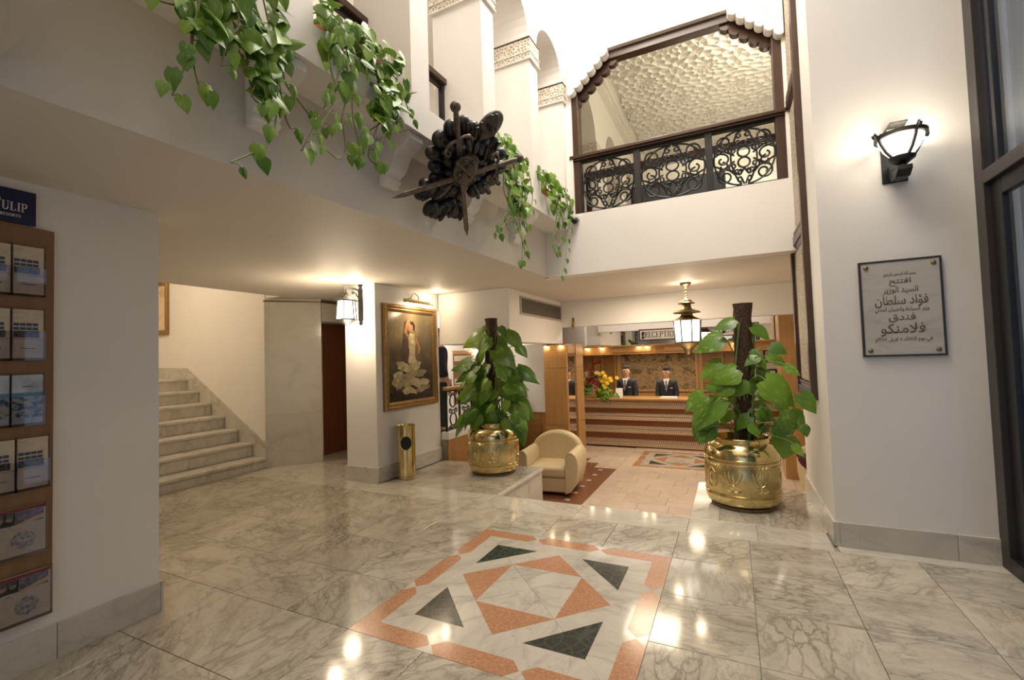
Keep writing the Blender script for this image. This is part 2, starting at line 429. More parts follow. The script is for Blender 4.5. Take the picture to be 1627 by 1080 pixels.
for a, b in zip(xs, xs[1:]):
    tile(floor, M['marble_q'], a, MY1+TY, b, 4.46, th=.03 if -2.4 < a < -.42 else .012)
tile(floor, M['marble_q'], .65, MY1+TY, 1.57, 4.2)
for a, b in [(-3.95, -3.45), (-3.45, -2.9), (-2.9, -2.36)]:
    tile(floor, M['marble'], a, 4.46, b, 5.05); tile(floor, M['marble'], a, 5.05, b, 5.74)
tile(floor, M['marble_q'], -.41, 4.46, -.17, 5.1); tile(floor, M['marble_q'], -.41, 5.1, -.17, 5.71)
for a, b in [(-.17, .24), (.24, .65)]:
    tile(floor, M['marble'], a, 4.46, b, 5.1); tile(floor, M['marble'], a, 5.1, b, 5.71)
for a, b in [(-6.2, -5.6), (-5.6, -5.05), (-5.05, -4.5)]:
    for c, d in [(4.46, 5.0), (5.0, 5.55), (5.55, 6.1), (6.1, 6.65), (6.65, 7.2)]: tile(floor, M['marble_q'], a, c, b, d)
# faces of the steps well: marble slabs
for k in range(3):
    y0 = 4.47+k*.42
    bx('slab', M['marble_base'], (-2.385, y0+.002, -.6), (-2.37, y0+.418, -.03), floor)
    bx('slab', M['marble_base'], (-.40, y0+.002, -.6), (-.385, y0+.418, -.03), floor)
bx('edging', M['marble_q'], (-2.40, 4.47, -.03), (-2.352, 5.745, .001), floor, bevel=.004)
for k, (y0, z) in enumerate([(4.46, -.2), (4.9, -.4)]):
    bx('step', M['marble_q'], (-2.368, y0, -.6), (-.402, y0+.44, z), floor)

def mosaic(parent, x0, y0, sx, sy, z=0.0):
    def pt(u, v): return (x0+u*sx, y0+v*sy)
    def piece(name, mat, pts, top=z):
        c = (sum(p[0] for p in pts)/len(pts), sum(p[1] for p in pts)/len(pts))
        q = []
        for p in pts:
            d = hypot((p[0]-c[0])*sx, (p[1]-c[1])*sy)
            k = 1-.0012/d if d > 0 else 1
            q.append((c[0]+(p[0]-c[0])*k, c[1]+(p[1]-c[1])*k))
        MB().prism(q, lambda u, v: (*pt(u, v), top-.012), lambda u, v: (*pt(u, v), top)).build(name, mat, parent)
    def rot4(pts, k):
        for _ in range(k): pts = [(v, 1-u) for u, v in pts]
        return pts
    # white field in four mitred boards
    for k in range(4):
        piece('white_piece', M['marble_q'], rot4([(0, 1), (1, 1), (.5, .5)], k), z-.0006)
    w = .0765
    for k in range(4):
        piece('border_piece', M['rosso'], rot4([(0, 1), (0, .708), (w/2, .669), (w, .708), (w, 1-w), (.292, 1-w), (.331, 1-w/2), (.292, 1)], k))
        piece('border_piece', M['rosso'], rot4([(.335, 1-w/2), (.372, 1-w), (.628, 1-w), (.665, 1-w/2), (.628, 1), (.372, 1)], k))
        piece('triangle_piece', M['nero'], rot4([(.165, .835), (.384, .835), (.165, .614)], k))
        piece('triangle_piece', M['rosso'], rot4([(.333, .667), (.5, .834), (.667, .667)], k))
mosaic(floor, MX0, MY0, MX1-MX0, MY1-MY0)

LZ = -.6
lower = struct('floor', MB().box(-5.2, 4.4, -.75, 2.2, 12.5, LZ-.0125), M['grout'])
r2 = random.Random(3)
yy = 5.34
QX0, QX1, QY0, QY1 = -1.78, -.22, 8.74, 10.16
while yy < 10.4:
    h = .30 if r2.random() < .6 else .36
    x = -2.0 + (0 if r2.random() < .5 else -.0)
    first = True
    while x < 2.0:
        w = r2.choice([.42, .5, .58]) if not first else r2.choice([.22, .36, .5]); first = False
        x1 = min(x+w, 2.0)
        rects = [(x, yy, x1, yy+h)]
        for a, b, c, d in rects:
            if c > QX0 and a < QX1 and d > QY0 and b < QY1:
                if a < QX0-.05: tile(lower, M['marble_pink'], a, b, QX0, d, LZ)
                if c > QX1+.05: tile(lower, M['marble_pink'], QX1, b, c, d, LZ)
                if b < QY0-.04: tile(lower, M['marble_pink'], max(a, QX0), b, min(c, QX1), QY0, LZ)
                if d > QY1+.04: tile(lower, M['marble_pink'], max(a, QX0), QY1, min(c, QX1), d, LZ)
            else: tile(lower, M['marble_pink'], a, b, c, d, LZ)
        x = x1
    yy += h
mosaic(lower, QX0, QY0, QX1-QX0, QY1-QY0, LZ)
# red-brown border on the left with small white squares, stepped at its far end
def brown(x0, y0, x1, y1):
    nx = max(1, round((x1-x0)/.62)); ny = max(1, round((y1-y0)/.62))
    for i in range(nx):
        for j in range(ny):
            tile(lower, M['brown_tile'], x0+(x1-x0)*i/nx, y0+(y1-y0)*j/ny, x0+(x1-x0)*(i+1)/nx, y0+(y1-y0)*(j+1)/ny, LZ)
brown(-3.85, 5.34, -2.0, 8.4); brown(-3.85, 8.4, -2.42, 8.75); brown(-3.85, 8.75, -2.68, 9.1)
tile(lower, M['marble_pink'], -2.42, 8.4, -2.0, 8.75, LZ); tile(lower, M['marble_pink'], -2.68, 8.75, -2.0, 9.1, LZ)
for a, b in [(-3.85, -3.2), (-3.2, -2.6), (-2.6, -2.0)]:
    for c in (9.1, 9.42, 9.74, 10.06): tile(lower, M['marble_pink'], a, c, b, c+.32, LZ)
for k in range(8):
    tile(lower, M['marble_q'], -2.30, 5.62+k*.37, -2.22, 5.70+k*.37, LZ+.0012, th=.004)

# ---- left wall, skirtings -----------------------------------------
wall_left = sbox('wall_left', M['plaster'], (-3.52, -2.5, 0), (-3.27, 1.632, 2.49))
bl = sbox('baseboard_left', M['marble_base'], (-3.27, -.6, 0), (-3.252, .55, .182))
for a, b in [(.552, 1.15), (1.152, 1.65)]: bx('slab', M['marble_base'], (-3.27, a, 0), (-3.252, min(b, 1.631), .182), bl, bevel=.002)
bx('slab', M['marble_base'], (-3.54, 1.633, 0), (-3.252, 1.65, .182), bl, bevel=.002)
bx('slab', M['marble_base'], (-3.54, -.6, 0), (-3.521, 1.631, .182), bl)

# ---- stair hall ----------------------------------------------------
struct('wall_stair', MB().box(-9.6, 4.5, -.2, -6.225, 4.7, 4.2).prism([(-6.225, 4.5), (-5.71, 5.075), (-5.95, 5.3), (-6.225, 5.3)], lambda x, y: (x, y, 0), lambda x, y: (x, y, 2.49)), M['plaster'])
sbox('wall_stair_back', M['plaster'], (-9.8, 1.9, 0), (-9.6, 4.7, 4.2))
sbox('wall_stair_front', M['plaster'], (-9.8, 1.9, 0), (-6.0, 2.1, 4.2))
sbox('wall_hall_left', M['plaster'], (-6.4, -2.5, 0), (-6.2, 2.1, 4.2))
mw = struct_root('trim_1')
mw.location = (-6.0, 4.7, 0); WM[mw.name] = Matrix.Translation(mw.location)
dx, dy = .515, .585; L = hypot(dx, dy); nx_, ny_ = dy/L, -dx/L
def slabm(u0, u1, z0, z1):
    g = .002/L
    a = (-6.225+dx*(u0+g), 4.49+dy*(u0+g)); b = (-6.225+dx*(u1-g), 4.49+dy*(u1-g))
    o = .014
    MB().hexa([(a[0], a[1], z0+.002), (a[0]+nx_*o, a[1]+ny_*o, z0+.002), (b[0]+nx_*o, b[1]+ny_*o, z0+.002), (b[0], b[1], z0+.002)],
              [(a[0], a[1], z1), (a[0]+nx_*o, a[1]+ny_*o, z1), (b[0]+nx_*o, b[1]+ny_*o, z1), (b[0], b[1], z1)]).build('slab', M['marble_wall'], mw)
for z0, z1 in [(0, .76), (.76, 1.52), (1.52, 2.44)]: slabm(0, 1, z0, z1)
MB().hexa([(-6.225, 4.49, 2.44), (-6.215, 4.47, 2.44), (-5.69, 5.06, 2.44), (-5.71, 5.075, 2.44)], [(-6.225, 4.49, 2.465), (-6.215, 4.47, 2.465), (-5.69, 5.06, 2.465), (-5.71, 5.075, 2.465)]).build('brass_strip', M['brass_old'], mw)
bx('brass_strip', M['brass_old'], (-5.71, 5.07, 2.44), (-5.692, 6.6, 2.465), mw)
bx('brass_strip', M['brass'], (-5.722, 5.068, 0), (-5.704, 5.082, 2.44), mw)
for a, b in [(5.08, 5.62), (5.622, 6.16), (6.162, 6.6)]: bx('slab', M['marble_wall'], (-5.73, a, 2.15), (-5.70, b, 2.44), mw)
sbox('wall_door', M['plaster'], (-6.3, 5.2, 0), (-6.1, 7.2, 2.49))
sbox('wall_lobby_back', M['plaster'], (-6.3, 7.2, 0), (-5.2, 7.4, 2.49))
door = sbox('door_1', M['wood_door'], (-6.1, 5.22, .005), (-6.065, 6.12, 2.16), bevel=.004)
bx('frame', M['wood_dark'], (-6.1, 6.12, 0), (-6.05, 6.18, 2.2), door)
MB().lathe([(.012, 0), (.012, .04), (.026, .045), (.03, .06), (.02, .075), (0, .078)], 12, M=Matrix.Rotation(pi/2, 4, 'Y'), c=(-6.065, 6.02, 1.02)).build('knob', M['brass'], door, True)

# ---- pillar with the painting --------------------------------------
sbox('wall_pillar', M['plaster'], (-4.51, 4.39, 0), (-4.0, 5.75, 2.49), bevel=.006)
bp = sbox('baseboard_pillar', M['marble_base'], (-4.535, 4.368, 0), (-3.98, 4.39, .19), bevel=.002)
bx('slab', M['marble_base'], (-4.0, 4.392, 0), (-3.98, 5.05, .19), bp, bevel=.002)
bx('slab', M['marble_base'], (-4.0, 5.053, 0), (-3.98, 5.75, .19), bp, bevel=.002)
bx('slab', M['marble_base'], (-4.535, 4.392, 0), (-4.51, 5.75, .19), bp, bevel=.002)
sbox('wall_corridor_near', M['plaster'], (-5.2, 5.75, -.6), (-4.5, 5.9, 2.49))

# ---- lower ceilings -----------------------------------------------
def skew(y, off): return gx(y, off)
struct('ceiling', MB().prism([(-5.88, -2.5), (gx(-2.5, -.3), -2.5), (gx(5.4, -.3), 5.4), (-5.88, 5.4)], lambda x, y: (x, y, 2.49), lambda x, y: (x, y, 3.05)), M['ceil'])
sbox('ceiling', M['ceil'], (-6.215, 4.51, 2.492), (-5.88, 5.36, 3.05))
sbox('floor', M['grout'], (-9.8, 1.9, -.3), (-6.3, 4.7, -.03))
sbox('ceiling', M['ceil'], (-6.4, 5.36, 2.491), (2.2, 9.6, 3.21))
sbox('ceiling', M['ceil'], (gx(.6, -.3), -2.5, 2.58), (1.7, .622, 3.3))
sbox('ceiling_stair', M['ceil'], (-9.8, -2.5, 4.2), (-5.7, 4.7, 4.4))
sbox('wall_stair_side', M['plaster'], (-5.9, -2.5, 3.05), (-5.7, 4.7, 4.2))

# ---- upper gallery on the left --------------------------------------
def ybox(mb, y0, y1, z0, z1, o0, o1):
    return mb.hexa([(gx(y0, o0), y0, z0), (gx(y0, o1), y0, z0), (gx(y1, o1), y1, z0), (gx(y1, o0), y1, z0)],
                   [(gx(y0, o0), y0, z1), (gx(y0, o1), y0, z1), (gx(y1, o1), y1, z1), (gx(y1, o0), y1, z1)])
PIERS = [(-.50, -.30), (.49, .69), (1.45, 1.653), (2.424, 2.616), (3.362, 3.573), (4.334, 4.532), (5.266, 5.5)]
gal = MB()
ybox(gal, -2.5, 5.36, 3.05, 3.262, -.5, 0)
for a, b in PIERS: ybox(gal, a, b, 3.262, 4.86, -.5, 0)
for (a0, a1), (b0, b1) in zip(PIERS, PIERS[1:]):
    c, r = (a1+b0)/2, (b0-a1)/2
    pts = [(a0, 6.6), (a0, 4.86), (a1, 4.86)] + [(c-r*cos(pi*k/18), 4.86+r*1.02*sin(pi*k/18)) for k in range(1, 18)] + [(b0, 4.86), (b0, 6.6)]
    gal.prism(pts, lambda y, z: (gx(y, -.5), y, z), lambda y, z: (gx(y, 0), y, z))
ybox(gal, 5.266, 5.5, 4.86, 6.6, -.5, 0)
struct('wall_gallery', gal, M['plaster_up'])
for n, (a, b) in enumerate(PIERS[2:]):
    t_ = MB(); ybox(t_, a-.018, b+.018, 4.63, 4.852, -.52, .018)
    tr = struct('trim_%d' % (n+2), t_, M['band'])
    for z in (4.625, 4.848):
        q = MB(); ybox(q, a-.024, b+.024, z, z+.012, -.525, .024); q.build('fillet', M['wood_dark'] if z > 4.7 else M['plaster_up'], tr)
    q = MB(); ybox(q, a-.024, b+.024, 4.70, 4.71, -.525, .024); q.build('fillet', M['plaster_up'], tr)
prof = [(0, 0), (.27, 0), (.27, -.045), (.245, -.075), (.21, -.10), (.17, -.12), (.145, -.155), (.135, -.19), (.11, -.225), (.075, -.245), (.06, -.26), (.07, -.275), (.07, -.295), (.05, -.30), (.05, -.325), (0, -.33)]
for n, y in enumerate((1.56, 2.50, 3.47, 4.43)):
    MB().prism(prof, lambda x, z: (gx(y-.09, -.3)+x, y-.075, 3.05+z), lambda x, z: (gx(y+.09, -.3)+x, y+.075, 3.05+z)).build('trim_%d' % (10+n), M['plaster_up'], kind='structure', bevel=.006)
sbox('wall_gallery_back', M['plaster_up'], (-4.3, -2.5, 3.05), (-4.1, 5.5, 5.7))
sbox('ceiling_gallery', M['plaster_up'], (-4.3, -2.5, 5.7), (-2.2, 5.5, 5.8))
sbox('wall_gallery_end', M['plaster_up'], (-4.3, 5.5, 3.05), (-2.0, 5.6, 5.8))

# ---- end wall of the atrium with the balcony opening -----------------
OX0, OX1, OZ0, OZ1 = -1.66, .60, 3.23, 5.17
ew = MB().box(-2.1, 5.35, 2.49, .66, 5.55, OZ0).box(-2.1, 5.35, OZ1, .66, 5.55, 6.6).box(-2.1, 5.35, OZ0, OX0, 5.55, OZ1).box(OX1, 5.35, OZ0, .66, 5.55, OZ1)
endw = struct('wall_end', ew, M['plaster_up'])
def scallop(x0, z1, w, h, sgn, y0, y1, name, mat, n=6, off=0.0):
    # corner bracket with a scalloped diagonal edge
    pts = [(0, 0), (w, 0)]
    edge = []
    for k in range(n):
        a = (w*(1-k/n), -h*.14-(h*.86)*(k/n)); b = (w*(1-(k+1)/n), -h*.14-(h*.86)*((k+1)/n))
        cx, cz = (a[0]+b[0])/2, (a[1]+b[1])/2
        d = Vector((b[0]-a[0], b[1]-a[1])); r = d.length/2
        nn = Vector((-d.y, d.x)).normalized()
        if nn.x < 0: nn = -nn
        for q in range(6):
            t = pi*q/5
            p = Vector((cx, cz)) - d.normalized()*r*cos(t) + nn*r*sin(t)*.75
            edge.append((max(p.x, 0), p.y))
    pts += edge + [(0, -h)]
    pts = [(p[0]+(off if 0 < i < len(pts)-1 else 0), p[1]-(off if i > 1 else 0)) for i, p in enumerate(pts)]
    return MB().prism(pts, lambda x, z: (x0+sgn*x, y0, z1+z), lambda x, z: (x0+sgn*x, y1, z1+z)).build(name, mat, endw)
scallop(OX0-.02, 5.20, .50, .50, 1, 5.285, 5.40, 'bracket', M['plaster_up'])
scallop(OX1+.02, 5.20, .50, .50, -1, 5.285, 5.40, 'bracket', M['plaster_up'])
for s, x0 in ((1, OX0-.02), (-1, OX1+.02)):
    for k in range(5):   # radiating flutes on the bracket face
        a = radians(8+k*17)
        MB().tube([(x0+s*.03, 5.287, 5.17), (x0+s*(.03+.40*cos(a)*(1-.25*sin(2*a))), 5.287, 5.17-.40*sin(a)*(1-.25*sin(2*a)))], .006, 5).build('flute', M['plaster_up'], endw)
scallop(OX0, OZ1, .56, .56, 1, 5.44, 5.52, 'wood_bracket', M['wood_dark'])
scallop(OX1, OZ1, .56, .56, -1, 5.44, 5.52, 'wood_bracket', M['wood_dark'])
bx('frame', M['wood_dark_h'], (OX0, 5.41, 5.07), (OX1, 5.53, OZ1+.005), endw, bevel=.006)
bx('frame', M['wood_dark'], (OX0-.002, 5.38, OZ0), (OX0+.075, 5.53, 4.80), endw, bevel=.006)
bx('frame', M['wood_dark'], (OX1-.085, 5.38, OZ0), (OX1+.002, 5.53, 4.80), endw, bevel=.006)

# ---- the room behind the balcony ------------------------------------
RZ = 5.75
sbox('floor', M['brown_tile'], (-2.2, 5.55, 3.05), (2.4, 11.2, 3.23))
urw = MB()
for a, b in [(5.5, 5.75), (6.75, 7.35), (8.35, 8.95), (9.95, 11.2)]: urw.box(-2.0, a, 3.2, -1.72, b, RZ)
for a, b in [(5.75, 6.75), (7.35, 8.35), (8.95, 9.95)]:
    c, r = (a+b)/2, (b-a)/2
    pts = [(a, RZ), (a, 4.75)] + [(c-r*cos(pi*k/16), 4.75+r*sin(pi*k/16)) for k in range(1, 16)] + [(b, 4.75), (b, RZ)]
    urw.prism(pts, lambda y, z: (-2.0, y, z), lambda y, z: (-1.72, y, z))
struct('wall_upper_left', urw, M['cream'])
sbox('wall_upper_left_back', M['cream'], (-2.6, 5.5, 3.2), (-2.5, 11.2, RZ))
for n, (a, b) in enumerate([(6.75, 7.35), (8.35, 8.95)]):
    sbox('trim_%d' % (20+n), M['band'], (-2.01, a-.01, 4.5), (-1.705, b+.01, 4.74))
sbox('wall_upper_back', M['cream'], (-2.6, 11.2, 3.2), (2.4, 11.4, RZ))
sbox('wall_upper_right', M['cream'], (2.3, 5.5, 3.2), (2.5, 11.2, RZ))
uc = sbox('ceiling_upper', M['cream'], (-2.6, 5.55, RZ), (2.5, 11.4, RZ+.1))
# moulded cornice along the left wall
q = MB()
for x0, x1, z0 in [(-1.72, -1.60, RZ-.12), (-1.60, -1.55, RZ-.075), (-1.55, -1.50, RZ-.04)]: q.box(x0, 5.55, z0, x1, 11.2, RZ)
q.build('trim_30', M['cream'], kind='structure')
q = MB()
for k in range(60):
    y = 5.6+k*.09
    q.box(-1.60, y, RZ-.105, -1.585, y+.05, RZ-.085)
q.build('trim_31', M['cream'], kind='structure')
# raised strapwork: twelve-fold rosettes joined by a net of ribs
sw = MB(); rib = {}
def ridge(a, b, w=.022, h=.05):
    key = tuple(sorted([(round(a[0], 2), round(a[1], 2)), (round(b[0], 2), round(b[1], 2))]))
    if key in rib or key[0] == key[1]: return
    rib[key] = 1
    d = Vector((b[0]-a[0], b[1]-a[1])); 
    if d.length < .01: return
    n = Vector((-d.y, d.x)).normalized()*w
    z = RZ
    sw.add([(a[0]-n.x, a[1]-n.y, z), (a[0]+n.x, a[1]+n.y, z), (b[0]+n.x, b[1]+n.y, z), (b[0]-n.x, b[1]-n.y, z), (a[0], a[1], z-h), (b[0], b[1], z-h)],
           [(0, 4, 5, 3), (1, 2, 5, 4), (0, 1, 4), (2, 3, 5)])
SP = .86
for i in range(-1, 5):
    for j in range(0, 7):
        c = (-1.45+.43+i*SP+(.0 if j % 2 == 0 else SP/2), 5.75+j*SP*.866)
        if c[0] > 2.3 or c[0] < -1.6: continue
        def P(r, k): return (max(-1.5, c[0]+r*SP*cos(2*pi*k/12)), max(5.56, c[1]+r*SP*sin(2*pi*k/12)))
        for k in range(12):
            ridge(P(.02, k), P(.095, k), .012, .02); ridge(P(.095, k), P(.125, k+.5), .010, .02); ridge(P(.125, k+.5), P(.095, k+1), .010, .02)
            ridge(P(.125, k+.5), P(.185, k+.5)); ridge(P(.185, k+.5), P(.235, k)); ridge(P(.185, k+.5), P(.235, k+1))
            ridge(P(.235, k), P(.315, k)); ridge(P(.315, k), P(.365, k+.5)); ridge(P(.365, k+.5), P(.315, k+1))
            ridge(P(.365, k+.5), P(.46, k+.5)); ridge(P(.46, k+.5), P(.5, k)); ridge(P(.46, k+.5), P(.5, k+1))
        for k in range(6): ridge(P(.5, 2*k+1), P(.577, 2*k+1)); ridge(P(.365, 2*k+.5), P(.50, 2*k+1))
sw.build('strapwork', M['cream'], uc, kind='stuff')

# ---- right wall ----------------------------------------------------
struct('wall_right', MB().box(.65, 4.215, -.75, 1.58, 5.66, 6.6).box(1.58, 4.25, -.75, 2.4, 5.66, 6.6), M['plaster'])
br = sbox('baseboard_right', M['marble_base'], (.648, 4.197, 0), (.672, 4.215, .18))
for a, b in [(.674, 1.345), (1.347, 1.575)]: bx('slab', M['marble_base'], (a, 4.197, 0), (b, 4.215, .18), br, bevel=.002)
for a, b in [(4.2, 4.95), (4.952, 5.67)]: bx('slab', M['marble_base'], (.632, a, 0), (.65, b, .18), br, bevel=.002)
struct('wall_lounge_right', MB().box(2.0, 5.6, -.75, 2.2, 12.5, 2.49), M['plaster'])

# ---- entrance glazing on the right ------------------------------------
win = struct_root('window_1', (1.6, 2.0, 0))
def mull(y0, y1, z0, z1, x0=1.565, x1=1.665, name='mullion', mat='iron2'): return bx(name, M[mat], (x0, y0, z0), (x1, y1, z1), win, bevel=.004)
mull(4.10, 4.215, 0, 6.6, mat='bronze_frame')
for y in (3.28, 2.4, 1.5, .6, -.3, -1.2): mull(y-.03, y+.03, 0, 6.6)
for a, b in [(3.31, 4.10), (2.43, 3.25), (1.53, 2.37), (.63, 1.47), (-.27, .57), (-1.17, -.33), (-2.5, -1.23)]:
    mull(a, b, 2.56, 2.65, name='transom', mat='bronze_frame' if a > 3 else 'iron2')
    mull(a, b, 0, .10, name='sill')
    mull(a, a+.09, .1, 2.56, 1.60, 1.65, name='sash'); mull(b-.13, b, .1, 2.56, 1.60, 1.65, name='sash'); mull(a+.09, b-.13, 2.45, 2.56, 1.60, 1.65, name='sash')
    bx('pane', M['glass'], (1.618, a+.05, .1), (1.626, b-.05, 2.56), win)
    mull(b-.12, b-.08, 2.65, 6.6, 1.60, 1.65, name='sash')
    bx('pane', M['glass'], (1.618, a, 2.65), (1.626, b, 6.6), win)
sbox('exterior_light_block', M['iron2'], (2.3, -2.5, 0), (2.4, 2.35, 6.6))  # unseen, added to block daylight through the side glazing
sbox('exterior_light_block', M['iron2'], (2.3, 3.25, 0), (2.4, 4.22, 6.6))  # added dark backing; darkens the visible panes and narrows the daylight gap
sbox('exterior_light_block', M['iron2'], (1.68, 4.222, 0), (2.4, 4.248, 6.6))  # made-up dark panel for the dark view beyond the glass
sbox('trim_70', M['plaster'], (1.75, 4.205, 0), (1.785, 4.221, 6.6))  # pale strip put in as the bright stripe of outside light
# ---- shell behind the camera ------------------------------------------
struct('wall_back', MB().box(-6.4, -2.7, 0, -3.2, -2.5, 6.6).box(1.5, -2.7, 0, 1.7, -2.5, 6.6).box(-3.2, -2.7, 1.9, 1.5, -2.5, 6.6).box(-3.2, -2.7, 0, -1.0, -2.5, 1.9), M['plaster'])
win2 = struct_root('window_2', (-.85, -2.6, 0))
for k in range(3): bx('mullion', M['iron2'], (-1.0+1.22*k, -2.64, 0), (-.94+1.22*k, -2.56, 1.9), win2)
for k in range(2): bx('pane', M['glass_clear'], (-.93+1.22*k, -2.605, 0), (.21+1.22*k, -2.597, 1.9), win2)
struct('wall_atrium_front', MB().box(gx(.5, -.1), .42, 3.3, 1.7, .62, 6.6), M['plaster_up'])
sbox('ceiling_atrium', M['plaster_up'], (-2.6, .4, 6.6), (2.4, 5.7, 6.7))

# ---- lounge and reception shell ---------------------------------------
sbox('wall_duct', M['plaster'], (-3.98, 5.742, 1.72), (-2.796, 7.95, 2.49), bevel=.008)
sbox('wall_corridor_left', M['plaster'], (-5.2, 5.9, -.6), (-5.0, 8.6, 2.49))
sbox('wall_corridor_end', M['plaster'], (-5.0, 8.4, -.6), (-3.0, 8.55, 2.49))
sbox('floor', M['marble_q'], (-5.0, 5.9, -.6), (-3.9, 8.4, .30))
curb = sbox('trim_40', M['plaster'], (-3.99, 5.752, .30), (-3.86, 8.4, .41), bevel=.004)
wain = struct_root('trim_41', (-3.88, 7.0, -.6))
for a, b in [(5.76, 6.32), (6.33, 6.89), (6.9, 7.46), (7.47, 8.03), (8.04, 8.39)]:
    p = bx('panel', M['wood'], (-3.9, a, -.6), (-3.872, b, .345), wain, bevel=.003)
    for g, e in ((.07, .006), (.11, .012), (.15, .018)):
        if b-a > 2.4*g: bx('moulding', M['wood'], (-3.872, a+g, -.45+g), (-3.872+e, b-g, .26-g), p, bevel=.004)
for a, b in [(-3.87, -3.45), (-3.44, -3.04)]:
    bx('panel', M['wood_h'], (a, 8.37, -.6), (b, 8.40, .40), wain, bevel=.003)
bx('cap', M['wood_h'], (-3.87, 8.355, .385), (-3.04, 8.40, .41), wain)
sbox('wall_reception_beam', M['plaster'], (-2.8, 7.92, 2.02), (2.0, 8.12, 2.49))
# wood clad column with mirrored side
colm = sbox('wall_column', M['wood'], (-3.02, 7.62, -.6), (-2.62, 8.5, 1.715))
for z0, z1 in [(-.6, .28), (.285, 1.285), (1.29, 1.70)]:
    bx('panel', M['wood'], (-3.035, 7.59, z0), (-2.70, 7.62, z1), colm, bevel=.003)
    bx('panel', M['wood'], (-2.70, 7.585, z0), (-2.61, 7.66, z1), colm, bevel=.003)
    bx('panel', M['wood'], (-2.63, 8.08, z0), (-2.585, 8.5, z1), colm, bevel=.003)
for z0, z1 in [(-.58, .19), (.20, 1.20), (1.21, 1.70)]:
    bx('mirror_panel', M['mirror'], (-2.62, 7.665, z0), (-2.606, 8.075, z1), colm)
bx('trim', M['wood'], (-2.62, 7.66, 1.55), (-2.60, 8.08, 1.69), colm)
# mirror band and cornice over the reception
mb_ = sbox('wall_mirror_band', M['plaster'], (-3.9, 9.33, 1.66), (2.0, 9.5, 2.49))
for a, b in [(-3.85, -1.9), (-1.898, .05), (.052, 2.0)]: bx('mirror_panel', M['mirror'], (a, 9.315, 1.665), (b, 9.33, 2.49), mb_)
cor = sbox('trim_50', M['wood_h'], (-3.9, 9.27, 1.49), (2.0, 9.5, 1.665), bevel=.004)
bx('moulding', M['wood_h'], (-3.9, 9.24, 1.645), (2.0, 9.28, 1.675), cor, bevel=.004)
bx('moulding', M['wood_h'], (-3.9, 9.25, 1.485), (2.0, 9.28, 1.505), cor, bevel=.004)
for a, b in [(-2.2, -1.42), (-1.18, -.4)]: bx('panel', M['wood_h'], (a, 9.258, 1.525), (b, 9.272, 1.625), cor, bevel=.006)
RX = Matrix.Rotation(pi/2, 4, 'X')
for r in (.055, .035): MB().tube([(-1.30+r*cos(2*pi*k/24), 9.265, 1.575+r*sin(2*pi*k/24)) for k in range(24)], .007, 6, closed=True).build('ring', M['wood_h'], cor, True)
sbox('ceiling_reception', M['wood_h'], (-4.2, 9.5, 1.56), (2.0, 12.3, 1.66))
sbox('wall_reception_back', M['wood'], (-4.4, 12.3, -.6), (2.2, 12.5, 1.6))
sbox('wall_reception_left', M['wood'], (-4.4, 8.55, -.6), (-4.2, 12.3, 2.49))
# right end: wood column and white wall
c2 = sbox('wall_wood_column', M['wood'], (.73, 8.62, -.6), (1.14, 9.2, 2.49))
for z0, z1 in [(-.6, .33), (.335, 1.255), (1.26, 2.07), (2.075, 2.488)]: bx('panel', M['wood'], (.715, 8.595, z0), (1.15, 8.62, z1), c2, bevel=.003); bx('panel', M['wood'], (.705, 8.6, z0), (.73, 9.2, z1), c2, bevel=.003)
sbox('wall_lounge_white', M['plaster'], (.42, 11.4, -.6), (2.0, 11.5, 1.56))
# ================================================================== OBJECTS
def ellip(mb, c, r, M3, n=10, m=6): return mb.ball(c, r, n, m, M3)

# ---- marble staircase -------------------------------------------------
st = thing('staircase', 'veined marble staircase rising to the left beside the cream stair wall', 'staircase', (-6.2, 3.4, 0))
zt = [.154+.194*i for i in range(7)]; xf = [-6.176-.325*i for i in range(7)]
for i in range(7):
    xb = xf[i]-.325 if i < 6 else -9.6
    z0 = zt[i]-.194 if i else -.01
    bx('tread', M['marble_base'], (max(xb-.02, -9.595), 2.105, zt[i]-.038), (xf[i], 4.48, zt[i]), st, bevel=.006)
    bx('riser', M['marble_q'], (xf[i]-.05, 2.105, max(z0, -.01)), (xf[i]-.028, 3.62 if i % 2 else 3.9, zt[i]-.038), st)
    bx('riser', M['marble_q'], (xf[i]-.05, 3.622 if i % 2 else 3.902, max(z0, -.01)), (xf[i]-.028, 4.48, zt[i]-.038), st)
top = [(-6.215, .365), (-6.56, .56), (-6.88, .745), (-7.2, .935), (-7.5, 1.115), (-7.82, 1.30), (-8.13, 1.49), (-8.8, 1.505), (-9.59, 1.52)]
for (xa, za), (xb, zb) in zip(top, top[1:]):
    MB().hexa([(xa-.002, 4.482, za-.5), (xa-.002, 4.499, za-.5), (xb+.002, 4.499, zb-.5), (xb+.002, 4.482, zb-.5)],
              [(xa-.002, 4.482, za), (xa-.002, 4.499, za), (xb+.002, 4.499, zb), (xb+.002, 4.482, zb)]).build('skirting', M['marble_base'], st)

